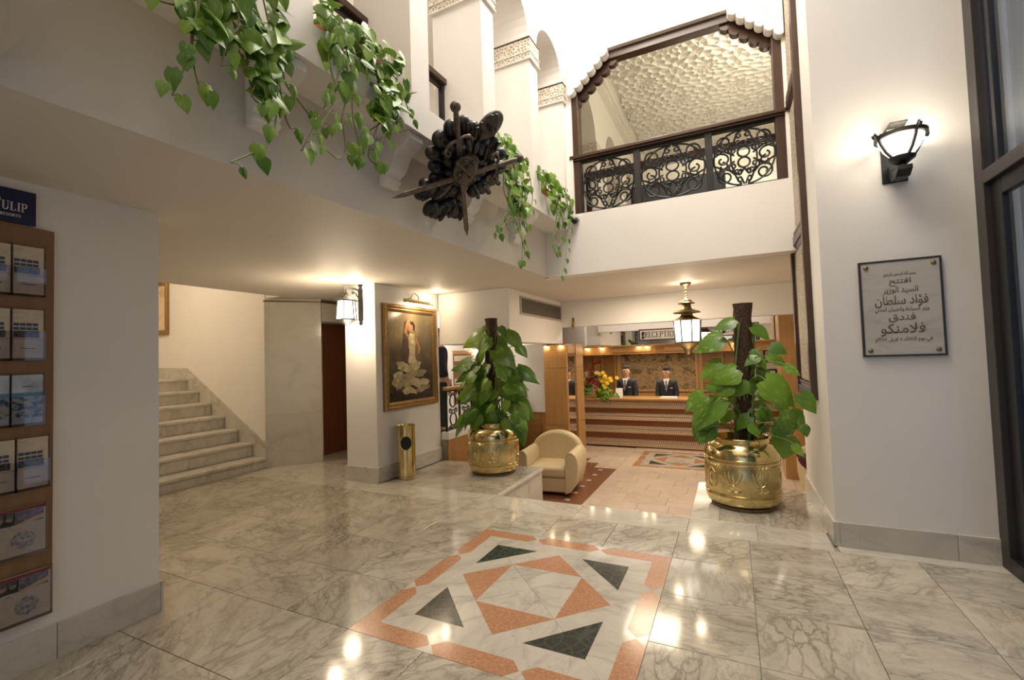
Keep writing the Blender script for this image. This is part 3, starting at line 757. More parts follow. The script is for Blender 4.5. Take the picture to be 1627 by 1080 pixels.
def frame_mb(u0, u1, v0, v1, w, f, prof):
    """mitred frame; f(u, v, d) -> point; prof list of (inset, depth)"""
    mbs = []
    c = [(u0, v0), (u1, v0), (u1, v1), (u0, v1)]
    dirs = [(1, 1), (-1, 1), (-1, -1), (1, -1)]
    for k in range(4):
        mb = MB(); a, b = c[k], c[(k+1) % 4]; da, db = dirs[k], dirs[(k+1) % 4]
        rows = []
        for ins, d in prof:
            rows.append([f(a[0]+da[0]*ins, a[1]+da[1]*ins, d), f(b[0]+db[0]*ins, b[1]+db[1]*ins, d)])
        vs = [p for r in rows for p in r]; n = len(rows)
        fs = [(2*i, 2*i+1, 2*((i+1) % n)+1, 2*((i+1) % n)) for i in range(n)]
        fs += [tuple(2*i for i in range(n)), tuple(2*i+1 for i in range(n))]
        mbs.append(mb.add(vs, fs))
    return mbs
FPROF = [(0, 0), (0, .03), (.012, .045), (.03, .05), (.045, .035), (.06, .04), (.075, .03), (.085, .018), (.085, 0)]
# picture on the stair wall
sp = thing('framed_picture', 'gilt-framed picture on the cream wall above the marble stairs', 'picture', (-9.0, 4.49, 2.08))
for m in frame_mb(-9.55, -8.69, 2.08, 3.02, .085, lambda u, v, d: (u, 4.498-d, v), FPROF): m.build('frame', M['gold'], sp)
def canvas_simple():
    t = NT('pale_landscape'); v = t.scale(t.pos(False), (2, 2, 2)); n = t.noise(v, 2.0, 4)
    return t.fin(t.ramp(n, [(.3, (.55, .33, .18)), (.5, (.78, .60, .42)), (.7, (.70, .55, .42))]), .5)
bx('canvas', canvas_simple(), (-9.48, 4.485, 2.15), (-8.76, 4.49, 2.95), sp)

# ---- painting of a dancer on the pillar ----------------------------------
pg = thing('framed_painting', 'large dark painting of a dancer in a pale ruffled dress, gilt frame', 'painting', (-3.99, 5.07, .87))
PX = -4.0
U0, U1, V0, V1 = 4.50, 5.645, .865, 2.25
for m in frame_mb(U0, U1, V0, V1, .1, lambda u, v, d: (PX+d, u, v), [(0, 0), (0, .035), (.014, .055), (.035, .058), (.05, .042), (.068, .048), (.085, .036), (.10, .02), (.10, 0)]): m.build('frame', M['gold'], pg)
def dark_canvas():
    t = NT('dusky_canvas'); g = t.pos(False)
    n = t.noise(t.scale(g, (1, 1.6, 1.6)), 1.6, 5, .6)
    sep = t.n('ShaderNodeSeparateXYZ', {0: g}).outputs[2]
    h = t.n('ShaderNodeMapRange', {'Value': sep, 'From Min': .9, 'From Max': 2.2}).outputs[0]
    f = t.math('ADD', t.math('MULTIPLY', n, .7), t.math('MULTIPLY', h, .45))
    return t.fin(t.ramp(f, [(.30, (.018, .012, .008)), (.50, (.055, .042, .025)), (.66, (.14, .105, .055)), (.85, (.26, .20, .10))]), .25, bump=n, bstr=.15)
cv = bx('canvas', dark_canvas(), (PX+.002, U0+.09, V0+.09), (PX+.016, U1-.09, V1-.09), pg)
def pc(x, y): p = atX(x, y, PX); return (p.y, p.z)
def paint(name, pts, mat, d):
    q = [pc(*p) for p in pts]
    MB().prism(q, lambda u, v: (PX+.014, u, v), lambda u, v: (PX+.016+d, u, v)).build(name, mat, cv)
def S3(x, y): return (520+x/3.085, 430+y/3.085)
skin_p = plain('painted_skin', (.36, .17, .09), .4, 0, .15); dress_p = plain('painted_dress', (.46, .38, .22), .4, 0, .25, 12)
dress_d = plain('painted_dress_shade', (.28, .225, .13), .4, 0, .25, 12); hair_p = plain('painted_hair', (.02, .012, .008), .4); dusk_p = plain('painted_dusk', (.07, .035, .02), .4, 0, .3, 10)
red_p = plain('painted_flower', (.40, .13, .08), .4)
paint('painted_shawl', [S3(*p) for p in [(372, 250), (392, 238), (398, 300), (392, 380), (398, 440), (358, 432), (366, 330)]], dusk_p, .0008)
paint('painted_arm', [S3(*p) for p in [(372, 300), (380, 262), (392, 232), (402, 236), (392, 272), (386, 306), (398, 322), (388, 326)]], skin_p, .0012)
paint('painted_arm', [S3(*p) for p in [(422, 318), (438, 340), (452, 380), (446, 410), (440, 404), (440, 376), (426, 346)]], skin_p, .0012)
paint('painted_face', [S3(405+15*cos(a), 278+24*sin(a)) for a in [k*pi/6 for k in range(12)]], skin_p, .0012)
paint('painted_hair', [S3(*p) for p in [(400, 252), (414, 250), (425, 268), (422, 296), (415, 292), (414, 268), (402, 262)]], hair_p, .0016)
paint('painted_flower', [S3(398+9*cos(a), 228+12*sin(a)) for a in [k*pi/5 for k in range(10)]], red_p, .0016)
paint('painted_bodice', [S3(*p) for p in [(390, 320), (404, 306), (420, 312), (428, 350), (424, 400), (430, 445), (392, 455), (398, 400)]], dress_p, .0012)
rr = random.Random(5)
for cx, cy, a, b, rot_, m in [(372, 470, 40, 20, .3, 0), (425, 465, 26, 34, .5, 0), (450, 500, 28, 18, -.4, 1), (350, 520, 30, 28, .2, 0), (385, 545, 28, 34, -.3, 1), (430, 545, 30, 22, .6, 0), (470, 545, 28, 18, -.2, 0), (345, 560, 22, 26, .1, 1), (410, 585, 30, 14, .4, 0), (455, 580, 26, 14, -.5, 1), (385, 590, 20, 16, 0, 0), (405, 505, 26, 22, .2, 1), (330, 545, 16, 20, .4, 0), (485, 565, 16, 14, 0, 1)]:
    pts = []
    for k in range(14):
        t = 2*pi*k/14; r = 1+.22*rr.uniform(-1, 1)
        x, y = a*r*cos(t), b*r*sin(t)
        pts.append(S3(cx+x*cos(rot_)-y*sin(rot_), cy+x*sin(rot_)+y*cos(rot_)))
    paint('painted_ruffle', pts, (dress_p, dress_d)[m], .0012+.0004*rr.random())
pl = thing('picture_light', 'slim brass picture light above the dancer painting', 'lamp', (-3.95, 5.1, 2.28))
MB().tube([(-3.86, 4.80, 2.30), (-3.86, 5.42, 2.30)], .028, 12).build('shade', M['brass'], pl, True)
MB().box(-3.90, 4.82, 2.268, -3.845, 5.40, 2.275).build('bulb', M['lamp_glass'], pl)
MB().tube([(-4.0, 5.1, 2.33), (-3.97, 5.1, 2.42), (-3.92, 5.1, 2.43), (-3.87, 5.1, 2.38), (-3.86, 5.1, 2.32)], .007, 8).build('arm', M['brass'], pl, True)
MB().tube([(-4.0, 5.1, 2.33), (-3.985, 5.1, 2.33)], .035, 14).build('wall_plate', M['brass'], pl, True)
area('picture_light_lamp', (-3.86, 5.1, 2.262), .5, 9.0, (1, .78, .5), (0, radians(-32), radians(0)), sizey=.03).rotation_euler = (0, radians(30), 0)

# ---- lantern on the pillar ------------------------------------------------
ln = thing('wall_lantern', 'black iron wall lantern with bright glass on the white pillar', 'lantern', (-4.23, 4.39, 2.0))
plate = [(0, -.27), (.028, -.245), (.014, -.225), (.034, -.20), (.034, .19), (.014, .215), (.034, .24), (0, .285)]
pts = plate + [(-x, z) for x, z in plate[::-1][1:-1]]
MB().prism(pts, lambda x, z: (-4.225+x, 4.372, 2.235+z), lambda x, z: (-4.225+x, 4.392, 2.235+z)).build('wall_plate', M['iron'], ln)
MB().tube([(-4.225, 4.38, 2.40), (-4.225, 4.30, 2.42), (-4.225, 4.20, 2.42), (-4.225, 4.15, 2.41), (-4.225, 4.135, 2.375)], .012, 8).build('bracket', M['iron'], ln, True)
MB().tube([(-4.225, 4.37, 2.29), (-4.225, 4.33, 2.33), (-4.225, 4.29, 2.37), (-4.225, 4.25, 2.385), (-4.225, 4.235, 2.37), (-4.225, 4.25, 2.355), (-4.225, 4.262, 2.366)], .008, 6).build('scroll', M['iron'], ln, True)
LCX, LCY = -4.225, 4.14
MB().lathe([(.006, 2.37), (.02, 2.355), (.02, 2.34), (.05, 2.325), (.10, 2.285), (.142, 2.262), (.142, 2.250), (.12, 2.250)], 6, (LCX, LCY, 0)).build('roof', M['iron'], ln)
MB().lathe([(.10, 2.252), (.118, 2.03), (.10, 2.028)][:2], 6, (LCX, LCY, 0)).build('lamp_glass', M['lamp_glass'], ln)
for k in range(6):
    a = 2*pi*k/6
    MB().tube([(LCX+.104*cos(a), LCY+.104*sin(a), 2.255), (LCX+.122*cos(a), LCY+.122*sin(a), 2.025)], .007, 5).build('glazing_bar', M['iron'], ln)
MB().lathe([(.0, 1.945), (.015, 1.955), (.06, 1.985), (.128, 2.02), (.13, 2.032), (.11, 2.034)], 6, (LCX, LCY, 0)).build('base', M['iron'], ln)
point('wall_lantern_bulb', (LCX+.02, LCY-.02, 1.88), 14, WARM, .08)
point('wall_lantern_side_glow', (LCX-.05, LCY-.22, 2.12), 14, WARM, .06)
point('wall_lantern_glow', (LCX+.10, LCY+.06, 2.40), 9, WARM, .05)
point('picture_light_glow', (-3.80, 5.45, 2.33), 5, WARM, .04)

# ---- brass bin --------------------------------------------------------------
bn = thing('waste_bin', 'slim polished brass waste bin with a round black opening, against the pillar', 'bin', (-3.83, 4.72, 0))
BC = (-3.83, 4.72, 0)
MB().lathe([(.118, 0), (.122, .004), (.122, .03), (.118, .034), (.118, .655), (.124, .66), (.124, .675), (.11, .68), (.10, .66), (.0, .66)], 28, BC).build('body', M['brass'], bn, True)
d = Vector((.64, -.77, 0)).normalized(); s_ = Vector((-d.y, d.x, 0))
mo = MB(); vs = []
ring = []
for k in range(24):
    a = 2*pi*k/24; u, v = .073*cos(a), .088*sin(a)
    th = u/.1215
    ring.append(Vector(BC)+d*(.1215*cos(th))+s_*(.1215*sin(th))+Vector((0, 0, .46+v)))
cpt = Vector(BC)+d*.1225+Vector((0, 0, .46))
def cyl(u, v):
    th = u/.1215; return Vector(BC)+d*(.1215*cos(th))+s_*(.1215*sin(th))+Vector((0, 0, .46+v))
vs = [cyl(0, 0)]; fs = [(0, k+1, (k+1) % 24+1) for k in range(24)]
for q in range(1, 5):
    vs += [cyl(.073*q/4*cos(2*pi*k/24), .088*q/4*sin(2*pi*k/24)) for k in range(24)]
    if q < 4: fs += [(1+24*(q-1)+k, 1+24*q+k, 1+24*q+(k+1) % 24, 1+24*(q-1)+(k+1) % 24) for k in range(24)]
mo.add(vs, fs).build('opening', M['black'], bn)
MB().tube(ring, .004, 6, closed=True).build('rim', M['brass'], bn, True)
MB().tube([BC[:2]+(.03,), BC[:2]+(.034,)], .1225, 28).build('band', M['brass_old'], bn, True)

# ---- wooden brochure board on the left wall -----------------------------------
bd = thing('brochure_board', 'tall brown wooden brochure board fixed to the left wall', 'display board', (-3.25, .86, .25))
YB0, YB1 = .58, 1.128
pts = [(YB0, .25), (YB1, .25), (YB1, 2.25)] + [(YB1-(YB1-YB0)*k/8, 2.25+.012*sin(pi*k/8)) for k in range(1, 8)] + [(YB0, 2.25)]
MB().prism(pts, lambda y, z: (-3.268, y, z), lambda y, z: (-3.245, y, z)).build('panel', M['wood_board'], bd, bevel=.003)
BXF = -3.245
def pocket(y0, y1, z0, z1):
    p = MB().box(BXF, y0-.006, z0-.012, BXF+.03, y1+.006, z0-.006).build('pocket', M['acrylic'], bd)
    bx('pocket_front', M['acrylic'], (BXF+.028, y0-.006, z0-.012), (BXF+.031, y1+.006, z1-.01 if y1-y0 > .2 else z0+.55*(z1-z0)), p)
    bx('pocket_side', M['acrylic'], (BXF, y1+.004, z0-.012), (BXF+.031, y1+.007, z1+.01), p)
cols = [(.60, .715), (.722, .837), (.843, .957), (.964, 1.079)]
navy = plain('navy_card', (.008, .012, .06), .35); maroon = plain('maroon_print', (.17, .02, .03), .4); paper = plain('buff_paper', (.60, .50, .37), .4)
grey_photo = plain('dark_print', (.10, .085, .08), .4, 0, .5, 60); blue_win = plain('blue_print', (.05, .07, .12), .4)
sky_p = plain('blue_sky_print', (.46, .50, .58), .35, 0, .2, 9); sea_p = plain('sea_print', (.10, .24, .36), .35)
def beach():
    t = NT('beach_print'); n = t.noise(t.scale(t.pos(), (1, 1, 1.6)), 34, 4)
    return t.fin(t.ramp(n, [(.36, (.05, .05, .05)), (.46, (.12, .20, .34)), (.52, (.40, .36, .30)), (.66, (.52, .46, .38))]), .35)
beach_p = beach()
violet_p = plain('violet_print', (.16, .12, .20), .4, 0, .5, 50); yellow_p = plain('yellow_print', (.62, .42, .14), .4); white_p = plain('white_print', (.66, .62, .58), .4, 0, .3, 50)
skin_print = plain('face_print', (.34, .20, .14), .4)
def brochure(kind, y0, y1, z0, z1, label, grp):
    t = thing('brochure', label, 'brochure', (BXF+.015, (y0+y1)/2, z0), 0, grp)
    X0 = BXF+.006; X1 = BXF+.022
    bx('booklet', sky_p if kind == 'beach' else paper, (X0, y0, z0), (X1, y1, z1), t, bevel=.0008)
    H = z1-z0; W = y1-y0
    def pr(name, mat, a, b, c, e): bx(name, mat, (X1, y0+a*W, z0+c*H), (X1+.0006, y0+b*W, z0+e*H), t)
    if kind == 'hotel':
        for r in range(2):
            for k in range(4): pr('printed_window', blue_win, .04+.2*k, .22+.2*k, .66-.085*r, .72-.085*r)
        pr('printed_photo', grey_photo, .04, .86, .42, .56); pr('printed_line', maroon, .0, 1, .385, .392); pr('printed_text', grey_photo, .28, .74, .19, .205); pr('printed_text', grey_photo, .06, .3, .93, .937)
    elif kind == 'beach':
        pr('printed_photo', beach_p, 0, 1, .12, .55); pr('printed_sea', sea_p, 0, 1, .55, .635); pr('printed_text', grey_photo, .3, .68, .75, .765)
    else:
        pr('printed_border', maroon, 0, 1, .93, 1); pr('printed_photo', violet_p, .02, .98, .66, .93); pr('printed_photo', white_p, .42, .70, .60, .92)
        for k in range(3):
            c = (X1+.0004, y0+(.47+.09*k)*W, z0+.82*H)
            MB().ball(c, (.0008, .014, .018), 10, 6).build('printed_face', skin_print, t); MB().ball((c[0]+.0002, c[1], c[2]+.010), (.0008, .015, .012), 10, 6).build('printed_hair', grey_photo, t)
        MB().hexa([(X1, y0+.70*W, z0+.62*H), (X1, y1-.02*W, z0+.70*H), (X1, y1-.02*W, z0+.80*H), (X1, y0+.70*W, z0+.66*H)], [(X1+.0007, y0+.70*W, z0+.62*H), (X1+.0007, y1-.02*W, z0+.70*H), (X1+.0007, y1-.02*W, z0+.80*H), (X1+.0007, y0+.70*W, z0+.66*H)]).build('printed_band', yellow_p, t)
        MB().lathe([(.045, 0), (.045, .0006)], 16, (X1, y0+.78*W, z0+.30*H), Matrix.Rotation(pi/2, 4, 'Y')).build('printed_emblem', plain('grey_print', (.42, .38, .36), .4, 0, .4, 60), t)
        pr('printed_text', grey_photo, .30, .50, .10, .118)
rows = [('hotel', 1.903, 2.146, 0, 'top row'), ('hotel', 1.575, 1.822, 0, 'second row'), ('beach', 1.246, 1.490, 0, 'third row'), ('hotel', .921, 1.170, .021, 'fourth row')]
where = ['second', 'next to rightmost', 'third', 'rightmost']
for kind, z0, z1, sh, rn in rows:
    for k, (a, b) in enumerate(cols):
        if k < 2: continue
        pocket(a+sh, b+sh, z0, z1)
        desc = {'hotel': 'buff brochure with a hotel photo', 'beach': 'blue beach brochure'}[kind]
        brochure(kind, a+sh, b+sh, z0, z1, '%s, %s in the %s of the board' % (desc, 'rightmost' if k == 3 else 'second from right', rn), 'brochures in the board')
for z0, z1, y1, rn in [(.60, .828, 1.092, 'upper'), (.275, .50, 1.112, 'lowest')]:
    pocket(.72, y1, z0, z1)
    brochure('wide', .72, y1, z0, z1, 'wide buff and maroon leaflet with three people, %s holder of the board' % rn, 'wide leaflets in the board')
bs = thing('hotel_sign', 'dark blue sign with white lettering standing on the brochure board', 'sign', (-3.25, .8, 2.25))
bx('panel', navy, (-3.262, .60, 2.263), (-3.252, 1.057, 2.437), bs, bevel=.001)

# ---- lettering helpers ----------------------------------------------------------
def text_mesh(body, size):
    c = bpy.data.curves.new('text', 'FONT'); c.body = body; c.size = size; c.align_x = 'CENTER'; c.resolution_u = 4; c.offset = .012
    o = bpy.data.objects.new('text', c); COL.objects.link(o)
    bpy.context.view_layer.update()
    me = bpy.data.meshes.new_from_object(o.evaluated_get(bpy.context.evaluated_depsgraph_get()))
    bpy.data.objects.remove(o); bpy.data.curves.remove(c); return me
SER = {  # serif capitals: vertical stems, thin bars, arcs in a unit-high cell: ('b', x0, y0, x1, y1) or ('a', cx, cy, rx, ry, a0, a1, thick, thin)
 'R': (.74, [('b', .08, 0, .24, 1), ('b', 0, 0, .34, .06), ('b', 0, .94, .34, 1), ('a', .34, .73, .26, .24, -90, 90, .15, .06), ('b', .2, .94, .36, 1), ('b', .2, .46, .36, .52), ('d', .34, .48, .62, 0, .15), ('b', .54, 0, .76, .06)]),
 'E': (.70, [('b', .08, 0, .24, 1), ('b', 0, 0, .62, .06), ('b', 0, .94, .62, 1), ('b', .2, .47, .46, .53), ('b', .56, 0, .62, .24), ('b', .56, .76, .62, 1), ('b', .42, .38, .47, .62)]),
 'C': (.74, [('a', .37, .5, .33, .47, 42, 318, .15, .06), ('b', .60, .66, .66, .97), ('b', .60, .03, .66, .30)]),
 'P': (.70, [('b', .08, 0, .24, 1), ('b', 0, 0, .36, .06), ('b', 0, .94, .34, 1), ('a', .34, .72, .27, .25, -90, 90, .15, .06), ('b', .2, .94, .36, 1), ('b', .2, .44, .36, .50)]),
 'T': (.72, [('b', .28, 0, .44, 1), ('b', .18, 0, .54, .06), ('b', .03, .94, .69, 1), ('b', .03, .72, .08, 1), ('b', .64, .72, .69, 1)]),
 'I': (.42, [('b', .13, 0, .29, 1), ('b', .03, 0, .39, .06), ('b', .03, .94, .39, 1)]),
 'O': (.80, [('a', .40, .5, .34, .47, 0, 360, .15, .06)]),
 'N': (.86, [('b', .12, 0, .18, 1), ('b', .66, 0, .72, 1), ('d', .10, 1, .68, 0, .16), ('b', .02, 0, .28, .06), ('b', .02, .94, .2, 1), ('b', .56, .94, .82, 1)]),
 'A': (.82, [('d', .41, 1, .66, 0, .16), ('d', .41, 1, .14, 0, .06), ('b', .24, .30, .58, .36), ('b', .02, 0, .27, .06), ('b', .52, 0, .82, .06)]),
 'S': (.66, [('a', .32, .73, .24, .24, 30, 270, .11, .06), ('a', .32, .26, .25, .23, -150, 90, .11, .06), ('b', .52, .72, .57, .97), ('b', .06, .03, .11, .30)]),
 'H': (.90, [('b', .08, 0, .24, 1), ('b', .62, 0, .78, 1), ('b', 0, 0, .32, .06), ('b', 0, .94, .32, 1), ('b', .54, 0, .86, .06), ('b', .54, .94, .86, 1), ('b', .2, .47, .66, .53)]),
 'U': (.84, [('b', .08, .3, .24, 1), ('b', .64, .3, .70, 1), ('b', 0, .94, .32, 1), ('b', .54, .94, .80, 1), ('a', .39, .32, .28, .29, 180, 360, .12, .06)]),
 'L': (.70, [('b', .08, 0, .24, 1), ('b', 0, 0, .64, .06), ('b', 0, .94, .34, 1), ('b', .58, 0, .64, .28)]),
 "'": (.2, [('b', .05, .72, .15, 1)])}
def serif(word, h, f, depth, mat, parent, first_scale=1.0, sp=.06, center=True, xs=1.0):
    """f(u, v, d) maps letter plane to space"""
    tot = sum(SER[c][0]+sp for c in word)*h*xs
    u = -tot/2 if center else 0
    for i, ch in enumerate(word):
        k = h*(first_scale if i == 0 else 1)
        mb = MB()
        def q(x, y): return (u+x*k*xs, y*k)
        for e in SER[ch][1]:
            if e[0] == 'b': pts = [q(e[1], e[2]), q(e[3], e[2]), q(e[3], e[4]), q(e[1], e[4])]
            elif e[0] == 'd':
                w = e[5]/2; pts = [q(e[1]-w, e[2]), q(e[1]+w, e[2]), q(e[3]+w, e[4]), q(e[3]-w, e[4])]
            if e[0] == 'a':
                _, cx, cy, rx, ry, a0, a1, tk, tn = e
                n = 14
                for s in range(n):
                    A = radians(a0+(a1-a0)*s/n); B = radians(a0+(a1-a0)*(s+1)/n)
                    def o(t, sg): w = (tk*abs(cos(t))+tn*abs(sin(t)))/2*sg; return q(cx+(rx+w)*cos(t), cy+(ry+w)*sin(t))
                    p4 = [o(A, -1), o(A, 1), o(B, 1), o(B, -1)]
                    mb.prism(p4, lambda a, b: f(a, b, 0), lambda a, b: f(a, b, depth))
            else: mb.prism(pts, lambda a, b: f(a, b, 0), lambda a, b: f(a, b, depth))
        mb.build('letter', mat, parent)
        u += (SER[ch][0]+sp)*k*xs
white_ink = plain('white_ink', (.78, .76, .70), .4); dark_ink = plain('dark_blue_ink', (.03, .035, .06), .4)
serif('TULIP', .045, lambda u, v, d: (-3.2525+d, .90+u, 2.325+v), .0015, white_ink, bs, 1.25, center=False, xs=.72)
serif('RESORTS', .014, lambda u, v, d: (-3.2525+d, .925+u, 2.295+v), .0015, white_ink, bs, center=False, xs=1.0)

# ---- marble plaque with Arabic inscription ------------------------------------------
AR = {}
for i, c in enumerate('آأؤإئابةتثجحخدذرزسشصضطظعغ'): pass
base = {'ء': 0xFE80, 'ؤ': 0xFE85, 'ئ': 0xFE89, 'ا': 0xFE8D, 'ب': 0xFE8F, 'ة': 0xFE93, 'ت': 0xFE95, 'ث': 0xFE99, 'ح': 0xFEA1, 'د': 0xFEA9, 'ر': 0xFEAD, 'ز': 0xFEAF, 'س': 0xFEB1, 'ط': 0xFEC1,
        'ف': 0xFED1, 'ق': 0xFED5, 'ك': 0xFED9, 'ل': 0xFEDD, 'م': 0xFEE1, 'ن': 0xFEE5, 'ه': 0xFEE9, 'و': 0xFEED, 'ي': 0xFEF1}
right_only = set('ؤاةدرزو')
def shape(word):
    out = []; L = list(word); i = 0; prev_joins = False
    while i < len(L):
        c = L[i]
        if c == 'ل' and i+1 < len(L) and L[i+1] == 'ا':
            out.append(chr(0xFEFC if prev_joins else 0xFEFB)); prev_joins = False; i += 2; continue
        if c not in base: out.append(c); prev_joins = False; i += 1; continue
        nxt = i+1 < len(L) and L[i+1] in base and L[i+1] != 'ء'
        dual = c not in right_only and c != 'ء'
        b = base[c]
        if c == 'ء': f = 0
        elif not dual: f = 1 if prev_joins else 0
        else: f = 3 if (prev_joins and nxt) else 1 if prev_joins else 2 if nxt else 0
        out.append(chr(b+f)); prev_joins = dual and nxt; i += 1
    return ''.join(out[::-1])
def arabic(line): return ' '.join(shape(w) if not any(ch in '٠١٢٣٤٥٦٧٨٩' for ch in w) else (''.join(reversed(shape(w.lstrip('٠١٢٣٤٥٦٧٨٩')))) + ''.join(ch for ch in w if ch in '٠١٢٣٤٥٦٧٨٩')) for w in line.split()[::-1])
pq = thing('inscribed_plaque', 'grey marble plaque with Arabic lettering and four brass studs', 'plaque', (1.12, 4.2, 1.42))
QX, QZ = 1.120, 1.771; QW, QH = .478, .705; QY = 4.214
for m in frame_mb(QX-QW/2, QX+QW/2, QZ-QH/2, QZ+QH/2, .016, lambda u, v, d: (u, QY-d, v), [(0, 0), (0, .024), (.014, .024), (.014, 0)]): m.build('edge', M['bronze_frame'], pq)
plaque_m = marble('plaque_marble', (.56, .53, .48), (.46, .43, .39), (.40, .38, .35), 1.6, .3, (1, 1, 3.5), .5, False)
slab = bx('slab', plaque_m, (QX-QW/2+.012, QY-.021, QZ-QH/2+.012), (QX+QW/2-.012, QY, QZ+QH/2-.012), pq)
ink = plain('engraved_brown', (.135, .085, .04), .6)
for body, zc, wid, hmax in [('بسم الله الرحمن الرحيم', .243, .185, .036), ('افتتح', .188, .125, .060), ('السيد الوزير', .128, .20, .056), ('فؤاد سلطان', .048, .305, .085), ('وزير السياحة والطيران المدني', -.015, .31, .045), ('فندق', -.072, .155, .060), ('فلامنكو', -.158, .255, .095), ('في يوم الثلاثاء ٥ ابريل ١٩٨٨م', -.232, .325, .042)]:
    me = text_mesh(arabic(body), 1.0)
    xs_ = [v.co.x for v in me.vertices]; ys_ = [v.co.y for v in me.vertices]
    w0, h0 = max(xs_)-min(xs_), max(ys_)-min(ys_); cx, cy = (max(xs_)+min(xs_))/2, (max(ys_)+min(ys_))/2
    kx = wid/w0; ky = min(hmax/h0, kx*1.6)
    for v in me.vertices:
        v.co = ((QX+(v.co.x-cx)*kx), QY-.0218, QZ+zc+(v.co.y-cy)*ky)
    me.materials.clear(); me.materials.append(ink)
    o = bpy.data.objects.new('inscription_line', me); link(o, pq)
    so = o.modifiers.new('s', 'SOLIDIFY'); so.thickness = .0008; so.offset = 0
for sx in (-1, 1):
    for sz in (-1, 1): MB().ball((QX+sx*(QW/2-.045), QY-.022, QZ+sz*(QH/2-.045)), (.016, .010, .016), 12, 8).build('stud', M['wood_dark'] if False else M['brass_old'], pq, True)

# ---- torch sconce on the right wall ---------------------------------------------------
SX, SY, SZ = 1.135, 4.04, 2.84
to = thing('torch_sconce', 'black iron torch-shaped wall sconce with a glowing glass bowl above the plaque', 'sconce', (SX, 4.2, 2.68))
bx('wall_plate', M['iron'], (SX-.075, 4.203, 2.69), (SX+.075, 4.215, 3.07), to, bevel=.004)
MB().tube([(SX, 4.205, 2.74), (SX, 4.15, 2.70), (SX, 4.06, 2.70), (SX, SY, 2.76), (SX, SY, 2.80)], .022, 10).build('arm', M['iron'], to, True)
pts = [(4.205, 2.80), (4.20, 2.73), (4.15, 2.685), (4.04, 2.68), (3.985, 2.715), (3.985, 2.745), (4.05, 2.735), (4.13, 2.745), (4.165, 2.78), (4.17, 2.80)]
MB().prism(pts, lambda y, z: (SX-.042, y, z), lambda y, z: (SX+.042, y, z)).build('bracket', M['iron'], to, bevel=.003)
MB().lathe([(.03, 2.765), (.055, 2.785), (.075, 2.80), (.08, 2.815), (.06, 2.82), (.0, 2.82)], 20, (SX, SY, 0)).build('cup', M['iron'], to, True)
MB().lathe([(.03, 2.82), (.075, 2.84), (.105, 2.88), (.125, 2.93), (.135, 2.975), (.13, 2.975), (.118, 2.93), (.098, 2.885), (.07, 2.85), (0, 2.835)], 24, (SX, SY, 0)).build('glass_bowl', M['lamp_glass_cool'], to, True)
rg = MB(); n = 32
rg.lathe([(.142, 2.948), (.150, 2.948), (.150, 2.975), (.142, 2.975), (.142, 2.948)], n, (SX, SY, 0)).build('ring', M['iron'], to, True)
for k in range(4):
    a = radians(20+90*k); c_, s_ = cos(a), sin(a)
    MB().tube([(SX+.06*c_, SY+.06*s_, 2.81), (SX+.10*c_, SY+.10*s_, 2.855), (SX+.132*c_, SY+.132*s_, 2.915), (SX+.15*c_, SY+.15*s_, 2.97), (SX+.17*c_, SY+.17*s_, 2.99), (SX+.182*c_, SY+.182*s_, 2.975), (SX+.172*c_, SY+.172*s_, 2.955)], .010, 6).build('strap', M['iron'], to, True)
MB().prism([(0, 0), (.0, -.10), (.05, -.06), (.075, 0), (.15, .012), (.15, .022), (-.02, .02)], lambda x, z: (SX-.05, 4.205-x, 3.06+z), lambda x, z: (SX+.05, 4.205-x, 3.06+z)).build('crest', M['iron'], to)
point('torch_sconce_bulb', (SX, SY-.02, 3.03), 9, (1, .86, .66), .06)
point('torch_sconce_glow', (SX-.06, SY-.16, 2.90), 3, (1, .86, .66), .05)

# ---- tall carved screen on the right wall ------------------------------------------------
scn = thing('wall_screen', 'tall dark wooden screen with cream carved lattice panels on the right wall', 'screen', (.63, 5.15, 1.05))
Y0, Y1 = 4.665, 5.61
for a, b in [(Y0, Y0+.085), (Y1-.085, Y1)]: bx('stile', M['wood_dark'], (.60, a, 1.05), (.65, b, 6.3), scn, bevel=.006)
zs = [1.05, 2.53, 3.93, 6.2]
for z in zs: bx('rail', M['wood_dark'], (.605, Y0+.08, z), (.65, Y1-.08, z+.085), scn, bevel=.005)
for z0, z1 in [(1.135, 2.53), (2.615, 3.93), (4.015, 6.2)]:
    bx('rail', M['wood_dark'], (.612, Y0+.08, z0+.02), (.65, Y1-.08, z0+.05), scn, bevel=.004)
    bx('lattice_panel', M['lattice'], (.632, Y0+.12, z0+.06), (.65, Y1-.12, z1-.06), scn)
    for m in frame_mb(Y0+.085, Y1-.085, z0, z1, .04, lambda u, v, d: (.65-d, u, v), [(0, 0), (0, .03), (.03, .02), (.045, .008), (.045, 0)]): m.build('moulding', M['wood_dark'], scn)
